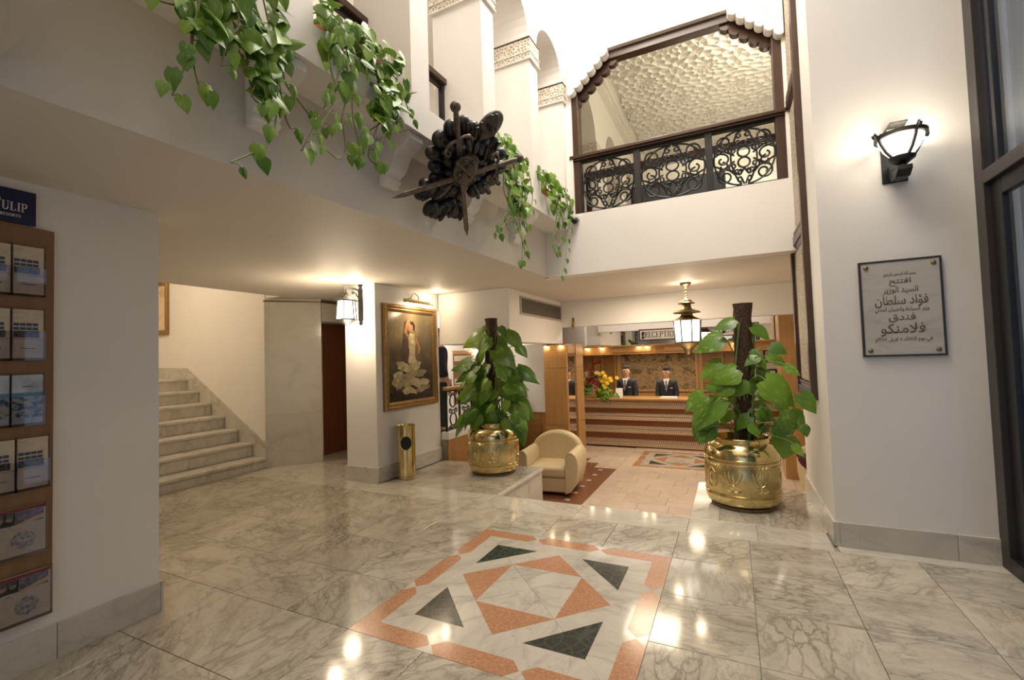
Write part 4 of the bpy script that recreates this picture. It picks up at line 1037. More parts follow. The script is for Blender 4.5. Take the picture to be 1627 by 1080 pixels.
# ================================================================== PLANTS
def leaf_mesh(name, mat, fold, droop, wid, twist):
    rows = [(-.13, .20, .12), (0, 0, .30), (.10, 0, .40), (.28, 0, .43), (.50, 0, .35), (.72, 0, .21), (.88, 0, .09), (1.0, 0, .0)]
    vs = []; fs = []
    def z(x, t): return fold*abs(x) - droop*t*t + twist*x*t - .25*x*x
    idx = []
    for t, inn, w in rows:
        w *= wid
        if t < 0: r = [(-.24*wid, t), (-.12*wid, t*.8), None, (.12*wid, t*.8), (.24*wid, t)]
        else: r = [(-w, t-.02*w), (-w*.5, t), (0, t), (w*.5, t), (w, t-.02*w)]
        row = []
        for q in r:
            if q is None: row.append(None); continue
            row.append(len(vs)); vs.append((q[0], q[1], z(q[0], max(q[1], 0))))
        idx.append(row)
    for a, b in zip(idx, idx[1:]):
        for k in range(4):
            q = [a[k], a[k+1], b[k+1], b[k]]
            q = [i for i in q if i is not None]
            if len(q) >= 3: fs.append(tuple(q))
    mb = MB(); mb.add(vs, fs)
    me = mb.mesh(name, mat, False)
    for p in me.polygons: p.use_smooth = True
    return me
LEAVES = [leaf_mesh('leaf', M['leaf'], f, d, w, t) for f, d, w, t in [(.35, .18, .95, .1), (-.25, .30, 1.05, -.15), (.15, .10, .85, .2), (-.4, .22, .9, .05)]]
BIG = [leaf_mesh('leaf', M['leaf_dark'], f, d, w, t) for f, d, w, t in [(-.22, .30, 1.05, .1), (.20, .20, .95, -.15), (-.30, .12, .85, .2), (-.1, .38, 1.0, 0)]]
def put_leaf(plant, B, T, nref, meshes, rnd, width=1.0):
    y = (T-B); L = y.length
    if L < 1e-4: return
    y.normalize(); z = (nref - y*nref.dot(y))
    z = z.normalized() if z.length > 1e-3 else y.orthogonal().normalized()
    x = y.cross(z)
    Mx = Matrix((x*L*width, y*L, z*L)).transposed().to_4x4(); Mx.translation = B
    return inst('leaf', rnd.choice(meshes), plant, Mx)

def arc(a, b, lift, n=5):
    a, b = Vector(a), Vector(b)
    return [a.lerp(b, k/n)+Vector((0, 0, lift*4*(k/n)*(1-k/n))) for k in range(n+1)]

POT_R = .338
def brass_pot(loc, label, group):
    t = thing('brass_pot', label, 'pot', loc, .3, group)
    MB().lathe([(.275, 0), (.288, .004), (.288, .026), (.26, .034)], 40).build('base_ring', M['brass_old'], t, True, local=True)
    MB().lathe([(.22, .024), (.286, .030), (.316, .052), (.331, .088), (.335, .125), (.330, .13), (.330, .45), (.335, .455), (.334, .50), (.322, .545), (.295, .585), (.265, .605), (.252, .615), (.252, .645), (.262, .652), (.258, .660), (.246, .655), (.243, .60), (.24, .56), (.0, .56)], 48).build('body', M['brass'], t, True, local=True)
    MB().lathe([(.3295, .150), (.3335, .155), (.3345, .30), (.3335, .425), (.3295, .43)], 48).build('engraved_band', M['brass_h'], t, True, local=True)
    for z in (.128, .142, .442, .458, .472):
        MB().tube([(.334*cos(2*pi*k/48), .334*sin(2*pi*k/48), z) for k in range(48)], .0055, 6, closed=True).build('ring', M['brass'], t, True, local=True)
    MB().tube([((.3345)*cos(2*pi*k/120), (.3345)*sin(2*pi*k/120), .415+.008*(1 if k % 2 else -1)) for k in range(120)], .003, 4, closed=True).build('zigzag', M['brass'], t, local=True)
    def on(a, u, v): return (.3345*cos(a+u/.3345), .3345*sin(a+u/.3345), .29+v)
    for k in range(9):
        a = 2*pi*k/9; mb = MB()
        if k % 3 < 2:     # lotus flower
            for s in (-1, 1):
                mb.tube([on(a, s*x, y) for x, y in [(0, -.05), (.03, -.035), (.055, .0), (.07, .05), (.075, .075)]], .0062, 5)
                mb.tube([on(a, s*x, y) for x, y in [(.01, -.02), (.028, .01), (.038, .05), (.04, .085)]], .0062, 5)
                mb.tube([on(a, s*x, y) for x, y in [(0, -.05), (.05, -.06), (.062, -.09), (.03, -.105), (0, -.10)]], .0062, 5)
            mb.tube([on(a, x, y) for x, y in [(0, -.10), (0, -.03), (-.013, .03), (0, .09), (.013, .03), (0, -.03)]], .0062, 5)
        else:
            for s in (-1, 1):
                mb.tube([on(a, s*x, y) for x, y in [(0, -.10), (.05, -.08), (.065, -.02), (.05, .05), (0, .10)]], .0062, 5)
                mb.tube([on(a, s*x, y) for x, y in [(0, -.06), (.025, -.03), (.03, .01), (0, .05)]], .0062, 5)
        mb.build('relief', M['brass'], t, local=True)
    MB().lathe([(0, .575), (.235, .57), (.24, .56)], 24).build('soil', M['soil'], t, local=True)
    return t
def potted_pothos(loc, ztop, label, plist, seed, pole_r, wf=(1.05, 1.35)):
    rnd = random.Random(seed)
    t = thing('climbing_pothos', label, 'plant', (loc[0], loc[1], .575), 0, 'pothos plants in brass pots')
    pole = MB(); prof = []; n = 14
    vs = []
    H = ztop-.572
    rows = 26
    for i in range(rows+1):
        z = .572+H*i/rows
        for j in range(n):
            r = pole_r*(1+.07*sin(i*1.9+j*2.3)+.05*rnd.uniform(-1, 1))*(1.0+.08*(i == rows))
            a = 2*pi*j/n+.07*i
            vs.append((loc[0]+.02*(z-.57)+r*cos(a), loc[1]+r*sin(a), z))
    fs = [(i*n+j, i*n+(j+1) % n, (i+1)*n+(j+1) % n, (i+1)*n+j) for i in range(rows) for j in range(n)]
    fs.append(tuple(range(rows*n, rows*n+n)))
    pole.add(vs, fs).build('coir_pole', M['coir'], t, True)
    def px(z): return Vector((loc[0]+.02*(z-.57), loc[1], z))
    for k in range(3):
        a0 = k*2.1
        zz = [.56+(ztop-.75)*i/10 for i in range(11)]
        MB().tube([px(z)+Vector((cos(a0+z*1.3)*(pole_r+.012), sin(a0+z*1.3)*(pole_r+.012), 0)) for z in zz], .009, 6).build('vine', M['stem'], t, True)
    for (bx_, by_), (tx_, ty_), dep in plist:
        B = atY(bx_, by_, loc[1]-dep); T = atY(tx_, ty_, loc[1]-dep-.04)
        out = Vector((B.x-loc[0], -.55-dep, 0)).normalized()
        nref = out*.9+Vector((rnd.uniform(-.4, .4), rnd.uniform(-.3, .2), .75+rnd.uniform(-.2, .3)))
        put_leaf(t, B, T, nref, BIG, rnd, rnd.uniform(*wf))
        zs_ = max(.62, min(ztop-.1, B.z-rnd.uniform(.05, .22)))
        p0 = px(zs_)+Vector((B.x-loc[0], -dep, 0)).normalized()*pole_r
        MB().tube(arc(p0, B, .06), [.007, .006, .006, .005, .005, .004], 5).build('petiole', M['stem'], t, True)
    return t
def Z1(x, y): return (680+x/2.768, 440+y/2.768)
def Z2(x, y): return (1040+x/4.154, 420+y/4.154)
def Z3(x, y): return (1060+x/4.911, 640+y/4.911)
rd = random.Random(21)
def mk(fn, l, d0, d1): return [(fn(*a), fn(*b), rd.uniform(d0, d1)) for a, b in l]
L1 = mk(Z1, [((235, 250), (128, 290)), ((245, 218), (232, 248)), ((262, 265), (210, 338)), ((318, 218), (346, 255)), ((345, 245), (424, 318)), ((398, 300), (438, 352)), ((300, 322), (390, 392)), ((185, 362), (93, 405)), ((205, 385), (95, 445)), ((255, 380), (160, 455)), ((395, 395), (492, 448)), ((330, 425), (402, 432)), ((345, 468), (437, 480)), ((225, 468), (112, 532)), ((265, 478), (168, 572)), ((275, 528), (228, 622)), ((330, 488), (384, 535)), ((365, 528), (468, 596)), ((205, 578), (108, 640)), ((155, 640), (106, 712)), ((215, 600), (165, 690)), ((272, 600), (262, 695)), ((300, 585), (316, 650)), ((395, 560), (446, 622)), ((405, 620), (430, 748)), ((240, 335), (196, 420)), ((310, 345), (362, 440)), ((240, 425), (205, 522)), ((250, 520), (300, 600)), ((205, 430), (140, 480)), ((330, 590), (370, 640)), ((380, 600), (440, 660)), ((170, 590), (140, 670)), ((240, 560), (190, 640)), ((355, 410), (420, 470))], .04, .30)
L1 += mk(Z1, [((262, 300), (215, 345)), ((330, 360), (388, 400)), ((190, 395), (150, 380)), ((180, 520), (130, 560)), ((300, 500), (262, 545)), ((350, 545), (330, 600)), ((210, 555), (200, 620)), ((265, 455), (225, 500)), ((310, 400), (345, 450)), ((225, 610), (205, 665)), ((140, 610), (115, 660)), ((285, 560), (250, 600)), ((395, 600), (415, 680)), ((330, 630), (365, 672)), ((400, 480), (438, 520)), ((155, 460), (125, 500))], .18, .34)
L1 += mk(Z1, [((250, 300), (190, 270)), ((300, 270), (350, 330)), ((220, 470), (150, 430)), ((300, 460), (350, 540)), ((230, 540), (170, 500)), ((340, 560), (400, 600)), ((260, 610), (220, 660)), ((340, 380), (380, 340))], -.25, -.05)
L2 = mk(Z2, [((520, 362), (383, 405)), ((650, 415), (772, 488)), ((440, 478), (243, 540)), ((770, 542), (877, 582)), ((640, 572), (705, 592)), ((680, 612), (588, 660)), ((690, 610), (742, 690)), ((755, 605), (885, 668)), ((870, 662), (976, 716)), ((440, 655), (280, 735)), ((535, 690), (385, 765)), ((450, 762), (345, 835)), ((575, 760), (468, 872)), ((600, 765), (655, 870)), ((735, 765), (962, 905)), ((320, 862), (180, 950)), ((440, 910), (246, 1078)), ((958, 862), (1084, 975)), ((700, 835), (800, 910)), ((822, 905), (915, 985)), ((890, 975), (1005, 1095)), ((610, 925), (556, 1005)), ((690, 965), (800, 1020)), ((400, 820), (330, 800)), ((730, 690), (680, 760)), ((770, 860), (690, 830)), ((500, 800), (420, 870))], .04, .26)
L2 += mk(Z3, [((330, 75), (180, 238)), ((350, 190), (236, 318)), ((640, 110), (535, 205)), ((660, 170), (725, 270)), ((925, 165), (812, 255)), ((950, 70), (1015, 245)), ((930, 265), (905, 440)), ((1000, 322), (1084, 425)), ((1070, 175), (1104, 262)), ((700, 95), (845, 122)), ((730, 55), (815, 130)), ((760, 170), (730, 245)), ((480, 60), (420, 170)), ((820, 190), (890, 260)), ((250, 190), (205, 285))], .06, .28)
L2 += mk(Z2, [((600, 700), (520, 640)), ((660, 800), (720, 740)), ((560, 900), (480, 850)), ((680, 900), (740, 960)), ((480, 900), (400, 960))], -.22, -.05)
L2 = [(b, t_, (.44+.06*rd.random()) if max(b[0], t_[0]) > 1262 else d) for b, t_, d in L2]
pot = brass_pot((-2.91, 5.38, 0), 'engraved brass pot on the left platform beside the cream armchair', 'engraved brass pots')
potted_pothos((-2.915, 5.38), 2.03, 'leafy pothos climbing a brown pole in the left brass pot', L1, 4, .078, (.78, 1.02))
pot2 = brass_pot((.037, 5.05, 0), 'engraved brass pot on the right platform beside the white wall', 'engraved brass pots')
potted_pothos((.085, 5.05), 1.96, 'leafy pothos climbing a thick brown pole in the right brass pot', L2, 9, .083)

# ---- hanging pothos on the gallery sills ---------------------------------------
def hanging(label, yc, vines, blobs, seed, size, off=.10):
    rnd = random.Random(seed)
    t = thing('hanging_pothos', label, 'plant', (gx(yc, -.15), yc, 3.262), 0, 'trailing pothos on the gallery sills')
    root = Vector((gx(yc, -.12), yc, 3.42))
    for vi, (pts, o) in enumerate(vines):
        P = [atG(x, y, o) for x, y in pts]
        # smooth
        Q = []
        for i in range(len(P)-1):
            p0, p1, p2, p3 = P[max(i-1, 0)], P[i], P[i+1], P[min(i+2, len(P)-1)]
            for k in range(4):
                s = k/4
                q = .5*((2*p1)+(p2-p0)*s+(2*p0-5*p1+4*p2-p3)*s*s+(-p0+3*p1-3*p2+p3)*s**3)
                Q.append(q)
        Q.append(P[-1])
        start = Vector((gx(Q[0].y, -.10), Q[0].y+.03, max(3.40, Q[0].z+.06)))
        Q = [start, start.lerp(Q[0], .55)+Vector((0, 0, .05))]+Q
        MB().tube(Q, [.0042]*len(Q), 5).build('vine', M['stem_brown' if vi % 3 else 'stem'], t, True)
        Ln = 0; step = rnd.uniform(.03, .07)
        pet = MB()
        for i in range(1, len(Q)):
            Ln += (Q[i]-Q[i-1]).length
            if Ln > step or i == len(Q)-1:
                Ln = 0; step = rnd.uniform(.055, .12)
                side = Vector((.35, rnd.choice([-1, 1])*rnd.uniform(.4, 1.0), rnd.uniform(-.3, .25)))
                B = Q[i]+side*.045
                s = size*rnd.uniform(.65, 1.1)*(1-.35*i/len(Q))
                T = B+Vector((rnd.uniform(.0, .25), side.y*rnd.uniform(0, .55), -1)).normalized()*s
                put_leaf(t, B, T, Vector((1, rnd.uniform(-1.2, .1), rnd.uniform(0, .6))), LEAVES, rnd, rnd.uniform(.85, 1.1))
                pet.tube([Q[i], Q[i].lerp(B, .6)+Vector((0, 0, .008)), B], .0022, 4)
        pet.build('petiole', M['stem'], t, kind='stuff')
    for x, y, rx, ry, n in blobs:      # dense clumps near the sill
        for k in range(n):
            a, r = rnd.uniform(0, 2*pi), sqrt(rnd.random())
            o = rnd.uniform(-.03, off)
            B = atG(x+rx*r*cos(a), y+ry*r*sin(a), o)
            if o < .03 and B.z < 3.30: B = atG(x+rx*r*cos(a), y+ry*r*sin(a), rnd.uniform(.05, off+.03))
            s = size*rnd.uniform(.7, 1.1)
            T = B+Vector((rnd.uniform(-.1, .5), rnd.uniform(-.7, .7), rnd.uniform(-1.0, .1))).normalized()*s
            put_leaf(t, B, T, Vector((1, rnd.uniform(-1, .3), rnd.uniform(.1, 1))), LEAVES, rnd, rnd.uniform(.85, 1.1))
    # pot sitting on the sill
    return t
hanging('long trailing pothos at the top left, hanging nearest the camera', 1.15,
        [([(325, -14), (306, 40), (303, 85), (288, 118), (274, 152)], .10), ([(318, -10), (306, 60), (306, 92), (316, 138)], .11), ([(345, -14), (372, 60), (390, 110), (404, 150)], .08), ([(362, -14), (400, 50), (436, 95), (441, 140), (437, 200), (424, 232), (398, 244), (366, 258)], .10),
         ([(395, -14), (420, 45), (444, 95), (455, 135), (478, 165), (506, 202)], .07), ([(430, -14), (440, 40), (449, 85)], .09), ([(330, -10), (300, 10), (255, 2)], .10), ([(370, -10), (380, 40), (362, 60), (352, 105)], .12), ([(415, -14), (432, 60), (440, 110), (452, 180), (462, 205)], .06), ([(300, -12), (312, 20), (305, 40)], .12), ([(390, -14), (405, 70), (412, 120), (400, 152), (428, 175)], .09)],
        [(375, 25, 40, 45, 26), (410, 80, 32, 38, 24), (310, 25, 20, 25, 9), (425, 120, 22, 34, 14), (440, 40, 18, 40, 12), (330, -8, 40, 14, 8)], 31, .105)
hanging('bushy trailing pothos with an orange pot, left of the carved shield', 2.0,
        [([(520, 30), (545, 75), (536, 120), (530, 160), (516, 188), (498, 214)], .09), ([(530, 40), (550, 100), (551, 150), (544, 190), (549, 235), (538, 252), (521, 240)], .10), ([(562, 60), (600, 120), (611, 160), (600, 200), (586, 238), (590, 256), (612, 268)], .08), ([(580, 70), (620, 110), (640, 150), (652, 186)], .06), ([(545, 60), (560, 120), (560, 180), (572, 236)], .11), ([(590, 90), (628, 140), (632, 185), (612, 212), (604, 232)], .09), ([(535, 40), (522, 90), (535, 140)], .08), ([(600, 100), (622, 150), (610, 190), (580, 215), (578, 258)], .07), ([(556, 60), (535, 130), (512, 175), (478, 240)], .12)],
        [(555, 55, 42, 30, 34), (600, 100, 34, 36, 34), (625, 135, 22, 34, 24), (612, 165, 26, 26, 22), (520, 15, 16, 20, 10), (636, 95, 12, 24, 8)], 32, .10)
hanging('trailing pothos just right of the carved shield', 3.95,
        [([(795, 220), (815, 260), (822, 300), (825, 350), (830, 385), (828, 418)], .09), ([(802, 225), (836, 265), (846, 310), (842, 335)], .05), ([(803, 240), (800, 300), (812, 335), (792, 370)], .12), ([(812, 230), (832, 280), (834, 340), (838, 362)], .07), ([(800, 240), (812, 290), (808, 320), (822, 360), (834, 400), (826, 415)], .10), ([(815, 250), (820, 300), (800, 345), (786, 372)], .11)],
        [(806, 235, 14, 20, 26), (822, 270, 20, 26, 34), (828, 315, 16, 30, 26), (812, 300, 16, 30, 16)], 33, .10)
hanging('trailing pothos at the corner nearest the iron balcony', 4.9,
        [([(866, 275), (885, 290), (900, 320), (905, 345), (902, 380), (898, 410), (893, 440)], .07), ([(862, 280), (880, 310), (884, 345), (879, 380), (882, 402)], .08), ([(872, 280), (902, 310), (908, 340), (917, 365), (928, 362)], .04), ([(868, 280), (890, 330), (894, 370), (886, 398)], .09)],
        [(872, 285, 13, 14, 24), (888, 312, 16, 20, 30), (896, 340, 14, 18, 20)], 34, .10)
for y, nm, lb in ((2.02, 'planter', 'terracotta trough holding the bushy pothos on the gallery sill'), (1.10, 'planter', 'planter trough holding the nearest hanging pothos'), (3.97, 'planter', 'planter trough holding the pothos beside the shield'), (4.90, 'planter', 'planter trough holding the pothos by the balcony corner')):
    tp = thing('planter', lb, 'planter', (gx(y, -.14), y, 3.262), 0, 'planter troughs on the gallery sills')
    MB().hexa([(gx(y)-.20, y-.22, 3.263), (gx(y)-.06, y-.22, 3.263), (gx(y)-.06, y+.22, 3.263), (gx(y)-.20, y+.22, 3.263)], [(gx(y)-.22, y-.25, 3.40), (gx(y)-.04, y-.25, 3.40), (gx(y)-.04, y+.25, 3.40), (gx(y)-.22, y+.25, 3.40)]).build('trough', M['terracotta'], tp, bevel=.006)
    bx('soil', M['soil'], (gx(y)-.205, y-.235, 3.395), (gx(y)-.055, y+.235, 3.404), tp)

# ================================================================== CARVED SHIELD WITH SWORDS
EN = Vector((cos(radians(46)), 0, -sin(radians(46)))); EP0 = Vector((-1.714, 2.887, 2.914)); EH = Vector((0, 1, 0)); EU = Vector((sin(radians(46)), 0, cos(radians(46))))
def ez(x, y, d=0.0):
    return on_plane(640+x/4.5, 150+y/4.5, EP0+EN*d, EN)
def eloc(x, y):
    p = ez(x, y)-EP0; return p.dot(EH), p.dot(EU)
sh = thing('carved_shield', 'dark carved wooden coat-of-arms shield with two crossed swords, leaning out from the gallery', 'shield', (-2.0, 2.95, 2.6))
EM = Matrix((EH, EU, EN)).transposed()
shield_m = plain('carved_dark_wood', (.028, .021, .017), .34, 0, .35, 25, .25)
shield_r = plain('dull_red_paint', (.10, .018, .012), .45, 0, .3, 30, .2); shield_b = plain('blue_black_paint', (.022, .022, .028), .30, 0, .3, 30, .2); sword_m = plain('weathered_steel', (.135, .105, .08), .5, .5, .3, 40, .2); boss_m = plain('carved_brown_boss', (.05, .038, .022), .32, .2, .3, 50, .35)
outl = [(235, 385), (275, 320), (340, 255), (420, 225), (500, 250), (560, 260), (620, 320), (660, 420), (660, 500), (610, 585), (545, 630), (465, 670), (400, 775), (325, 800), (240, 790), (185, 720), (200, 650), (250, 600), (240, 480)]
MB().prism(outl, lambda x, y: ez(x, y, -.045), lambda x, y: ez(x, y, .0)).build('board', shield_m, sh, bevel=.01)
lobes = [(345, 245, 50, 44), (435, 212, 42, 42), (492, 242, 32, 40), (530, 252, 28, 44), (268, 322, 50, 50), (212, 420, 34, 48), (232, 512, 42, 36), (245, 592, 44, 40), (160, 640, 34, 26), (138, 702, 40, 42), (200, 812, 44, 40), (258, 830, 42, 42), (322, 800, 38, 56), (388, 822, 44, 44), (500, 685, 34, 36), (568, 655, 44, 42), (632, 600, 36, 46), (690, 520, 26, 50), (692, 420, 24, 36), (640, 345, 34, 30), (610, 430, 46, 50), (570, 385, 60, 40)]
for i, (x, y, a, b) in enumerate(lobes):
    h, u = eloc(x, y); h1, u1 = eloc(x+a, y); h2, u2 = eloc(x, y+b)
    ra = hypot(h1-h, u1-u); rb = hypot(h2-h, u2-u); k = .5*(ra+rb)
    c = ez(x, y, .012)
    hc, uc_ = eloc(450, 545); an = atan2(u-uc_, h-hc)
    if i >= 19: an += .6
    MB().ball(c, (k*1.25, k*1.02, .048), 14, 8, EM @ Matrix.Rotation(an, 3, 'Z')).build('scroll_lobe', shield_b if i % 3 == 0 else shield_m, sh, True)
    MB().tube([c+EM@(Matrix.Rotation(an, 3, 'Z')@Vector((k*x, k*y, .058))) for x, y in [(-1.1, .1), (-.4, .16), (.3, .2), (.8, .1), (.85, -.12), (.6, -.22), (.4, -.1)]], .009, 5).build('scroll', shield_m, sh, True)
# inner acanthus ribs running toward the boss
for x, y in [(300, 320), (280, 400), (290, 470), (300, 560), (400, 300), (470, 330), (540, 320), (250, 690), (300, 730), (340, 720), (390, 740), (430, 700), (580, 560), (540, 600), (480, 620), (600, 480), (220, 740), (330, 640)]:
    cx, cy = 450, 540
    pts = [ez(x+(cx-x)*s*.75, y+(cy-y)*s*.75, .03+.035*sin(pi*min(1, s+.15))) for s in (0, .3, .6, .9)]
    MB().tube(pts, [.018, .034, .028, .012], 7).build('carved_rib', shield_b if (x+y) % 3 == 0 else shield_m, sh, True)
for poly in [[(445, 290), (480, 275), (488, 340), (455, 355)], [(540, 290), (580, 270), (600, 310), (550, 340)], [(575, 400), (620, 392), (630, 415), (590, 440)], [(345, 640), (390, 650), (380, 740), (350, 720)]]:
    MB().prism(poly, lambda x, y: ez(x, y, .0), lambda x, y: ez(x, y, .045)).build('red_field', shield_r, sh, bevel=.006)
MB().ball(ez(620, 225, .04), (.095, .125, .042), 16, 10, EM @ Matrix.Rotation(-.35, 3, 'Z')).build('helmet_crown', shield_m, sh, True)
hel = [(552, 195), (575, 200), (600, 155), (630, 142), (655, 145), (662, 135), (685, 140), (688, 165), (684, 215), (676, 262), (655, 300), (628, 306), (590, 275), (560, 245)]
MB().prism(hel, lambda x, y: ez(x, y, -.03), lambda x, y: ez(x, y, .09)).build('helmet', shield_m, sh, bevel=.02)
for x, y in [(612, 222), (655, 248)]: MB().ball(ez(x, y, .092), .012, 8, 6).build('eye', M['black'], sh, True)
MB().ball(ez(632, 250, .09), .02, 8, 6).build('muzzle', shield_m, sh, True)
boss = [(400, 440), (460, 418), (530, 440), (552, 490), (540, 560), (500, 630), (450, 662), (390, 655), (350, 620), (345, 560), (365, 490)]
MB().prism(boss, lambda x, y: ez(x, y, .0), lambda x, y: ez(450+(x-450)*.86, 545+(y-545)*.86, .155)).build('boss', boss_m, sh, bevel=.012)
MB().tube([ez(450+(x-450)*.93, 545+(y-545)*.93, .075) for x, y in boss], .012, 6, closed=True).build('boss_rim', boss_m, sh, True)
for a, b in [((380, 480), (520, 610)), ((520, 470), (390, 620))]: MB().tube([ez(*a, .15), ez(450, 545, .163), ez(*b, .15)], .012, 6).build('boss_cross', boss_m, sh, True)
for x, y in [(400, 570), (440, 480), (500, 490), (480, 580)]: MB().ball(ez(x, y, .153), .02, 8, 6).build('boss_relief', boss_m, sh, True)
def sword(pom, tip, label):
    A, B = ez(*pom, .105), ez(*tip, .105)
    t = (B-A); L = t.length; t.normalize(); w = t.cross(EN)
    def q(a, b, d): return A+t*a+w*b+EN*d
    g = MB().tube([q(.03, 0, 0), q(.10, 0, 0), q(.23, 0, 0)], [.016, .021, .015], 10).build('grip', sword_m, sh, True, label=label)
    MB().ball(q(0, 0, 0), .034, 12, 8).build('pommel', sword_m, g, True)
    pts = [(.23, .022), (L-.09, .020), (L, 0), (L-.09, -.020), (.23, -.022)]
    MB().prism(pts, lambda a, b: q(a, b*1.0, -.006), lambda a, b: q(a, b, .006)).build('blade', sword_m, g, bevel=.003)
    for s in (-1, 1):
        MB().tube([q(.24, 0, 0), q(.235, s*.05, 0), q(.25, s*.09, 0), q(.285, s*.115, 0), q(.315, s*.105, 0), q(.318, s*.08, 0), q(.298, s*.075, 0), q(.29, s*.09, 0)], .011, 7).build('guard', sword_m, g, True)
sword((376, 88), (460, 1010), 'sword with its point downwards')
sword((835, 458), (-78, 742), 'sword with its point to the left')
for y in (2.75, 3.1): MB().tube([(gx(y)-.02, y, 3.14), (gx(y)+.22, y, 3.10)], .016, 6).build('mounting_arm', M['iron'], sh)
# ================================================================== IRON RAILINGS
def spiral(c, r, a0, turns, sg, n=16, tail=None):
    pts = [] if tail is None else list(tail)
    for k in range(n+1):
        s = k/n; a = a0+sg*turns*2*pi*s; rr_ = r*(1-.72*s)
        pts.append((c[0]+rr_*cos(a), c[1]+rr_*sin(a)))
    return pts
def panel_curves(hw, hh):
    C = []
    for s in (-1, 1):
        C.append([(s*(hw*.10+hw*.88*sin(pi*k/20)), hh*.98*cos(pi*k/20)) for k in range(21)])
        C.append([(s*(hw*.12+hw*.30*sin(pi*k/14)), hh*(.62*cos(pi*k/14))) for k in range(15)])
        C.append(spiral((s*hw*.70, 0), hw*.24, pi/2 if s > 0 else pi/2, .95, s, tail=[(s*hw*.95, hh*.30)]))
        C.append(spiral((s*hw*.70, -hh*.26), hw*.20, pi/2, .9, s))
        for v in (-1, 1):
            C.append(spiral((s*hw*.62, v*hh*.62), hw*.27, atan2(-v, s), 1.25, s*v, tail=[(s*hw*.30, v*hh*.10)]))
            C.append(spiral((s*hw*.36, v*hh*.30), hw*.17, atan2(v, -s), 1.2, -s*v, tail=[(s*hw*.05, v*hh*.52)]))
            C.append(spiral((s*hw*.13, v*hh*.80), hw*.11, pi/2 if s > 0 else pi/2, 1.0, -s, tail=[(s*hw*.02, v*hh*.97)]))
            C.append(spiral((s*hw*.12, v*hh*.50), hw*.10, -pi/2, 1.0, s, tail=[(0, v*hh*.40)]))
            C.append([(s*hw*.10, v*hh*.98), (s*hw*.22, v*hh*.80), (s*hw*.30, v*hh*.60), (s*hw*.48, v*hh*.40), (s*hw*.72, v*hh*.30), (s*hw*.98, v*hh*.16)])
    for v in (-1, 1): C.append([(hw*.19*cos(2*pi*k/18), v*hh*.19+hh*.18*sin(2*pi*k/18)) for k in range(19)])
    return C
rl = thing('balcony_railing', 'black wrought-iron scroll railing with a dark wooden handrail on the balcony', 'railing', (-.53, 5.42, 3.23))
RY = 5.42
MB().box(-1.70, 5.335, 3.915, .655, 5.50, 3.955).box(-1.68, 5.355, 3.895, .64, 5.48, 3.915).build('handrail', M['wood_dark_h'], rl, bevel=.006)
bx('top_bar', M['iron'], (-1.58, RY-.015, 3.865), (.52, RY+.015, 3.893), rl)
bx('lower_bar', M['iron'], (-1.58, RY-.012, 3.238), (.52, RY+.012, 3.258), rl)
px_ = [-1.60, -.90, -.128, .545]
for x in px_: bx('post', M['iron'], (x-.038, RY-.03, 3.231), (x+.038, RY+.03, 3.90), rl, bevel=.004)
for a, b in zip(px_, px_[1:]):
    hw, hh = (b-a)/2-.04, .30
    for c in panel_curves(hw, hh):
        MB().tube([((a+b)/2+x, RY, 3.562+z) for x, z in c], .0108, 5).build('scroll', M['iron'], rl, True)
bx('inner_rail', M['wood_dark_h'], (-1.60, 5.60, 3.73), (2.2, 5.66, 3.82), rl)
for x in (-1.55, .9, 2.1): bx('inner_post', M['wood_dark'], (x-.03, 5.60, 3.231), (x+.03, 5.66, 3.74), rl)

for n, ((a0, a1), (b0, b1), lab) in enumerate([(PIERS[2], PIERS[3], 'dark wooden gallery rail behind the bushy pothos and its pot'), (PIERS[3], PIERS[4], 'dark wooden gallery rail with black ironwork above the carved shield')]):
    g = thing('gallery_railing', lab, 'railing', (gx(a1, -.42), (a1+b0)/2, 3.262), 0, 'gallery railings')
    zt_ = 3.99 if n else 3.93
    ybox(MB(), a1+.003, b0-.003, zt_-.05, zt_, -.46, -.36).build('handrail', M['wood_dark'], g, bevel=.005)
    ybox(MB(), a1+.003, b0-.003, zt_-.085, zt_-.06, -.425, -.395).build('top_bar', M['iron'], g)
    ybox(MB(), a1+.003, b0-.003, 3.30, 3.325, -.425, -.395).build('lower_bar', M['iron'], g)
    for y in (a1+.02, b0-.02): bx('post', M['iron'], (gx(y, -.43), y-.018, 3.262), (gx(y, -.39), y+.018, zt_-.05), g)
    hw = (b0-a1)/2-.03
    for c in panel_curves(hw, .27)[:12]:
        MB().tube([(gx(a1, -.41), (a1+b0)/2+x, 3.61+z) for x, z in c], .009, 5).build('scroll', M['iron'], g, True)

cr = thing('corridor_railing', 'black cast-iron railing with a honey-wood handrail beyond the pillar', 'railing', (-3.92, 7.0, .41))
MB().box(-3.965, 5.76, 1.03, -3.885, 8.39, 1.085).build('handrail', M['wood'], cr, bevel=.012)
bx('lower_bar', M['iron'], (-3.94, 5.77, .425), (-3.91, 8.38, .445), cr)
bx('top_bar', M['iron'], (-3.94, 5.77, 1.005), (-3.91, 8.38, 1.03), cr)
ys = [5.80+.37*k for k in range(8)]
for y in ys: bx('baluster', M['iron'], (-3.937, min(y, 8.365)-.016, .41), (-3.913, min(y, 8.365)+.016, 1.01), cr)
for y in ys[:-1]:
    c = y+.185
    for z in (.58, .86): MB().tube([(-3.925, c+.085*cos(2*pi*k/16), z+.095*sin(2*pi*k/16)) for k in range(16)], .012, 5, closed=True).build('ring', M['iron'], cr, True)
    for s in (-1, 1):
        for z in (.72, .98, .465): MB().tube([(-3.925, c+s*p, z+q) for p, q in spiral((.075, 0), .045, pi, 1.1, 1, 12, [(0, 0.0)])], .010, 5).build('scroll', M['iron'], cr, True)

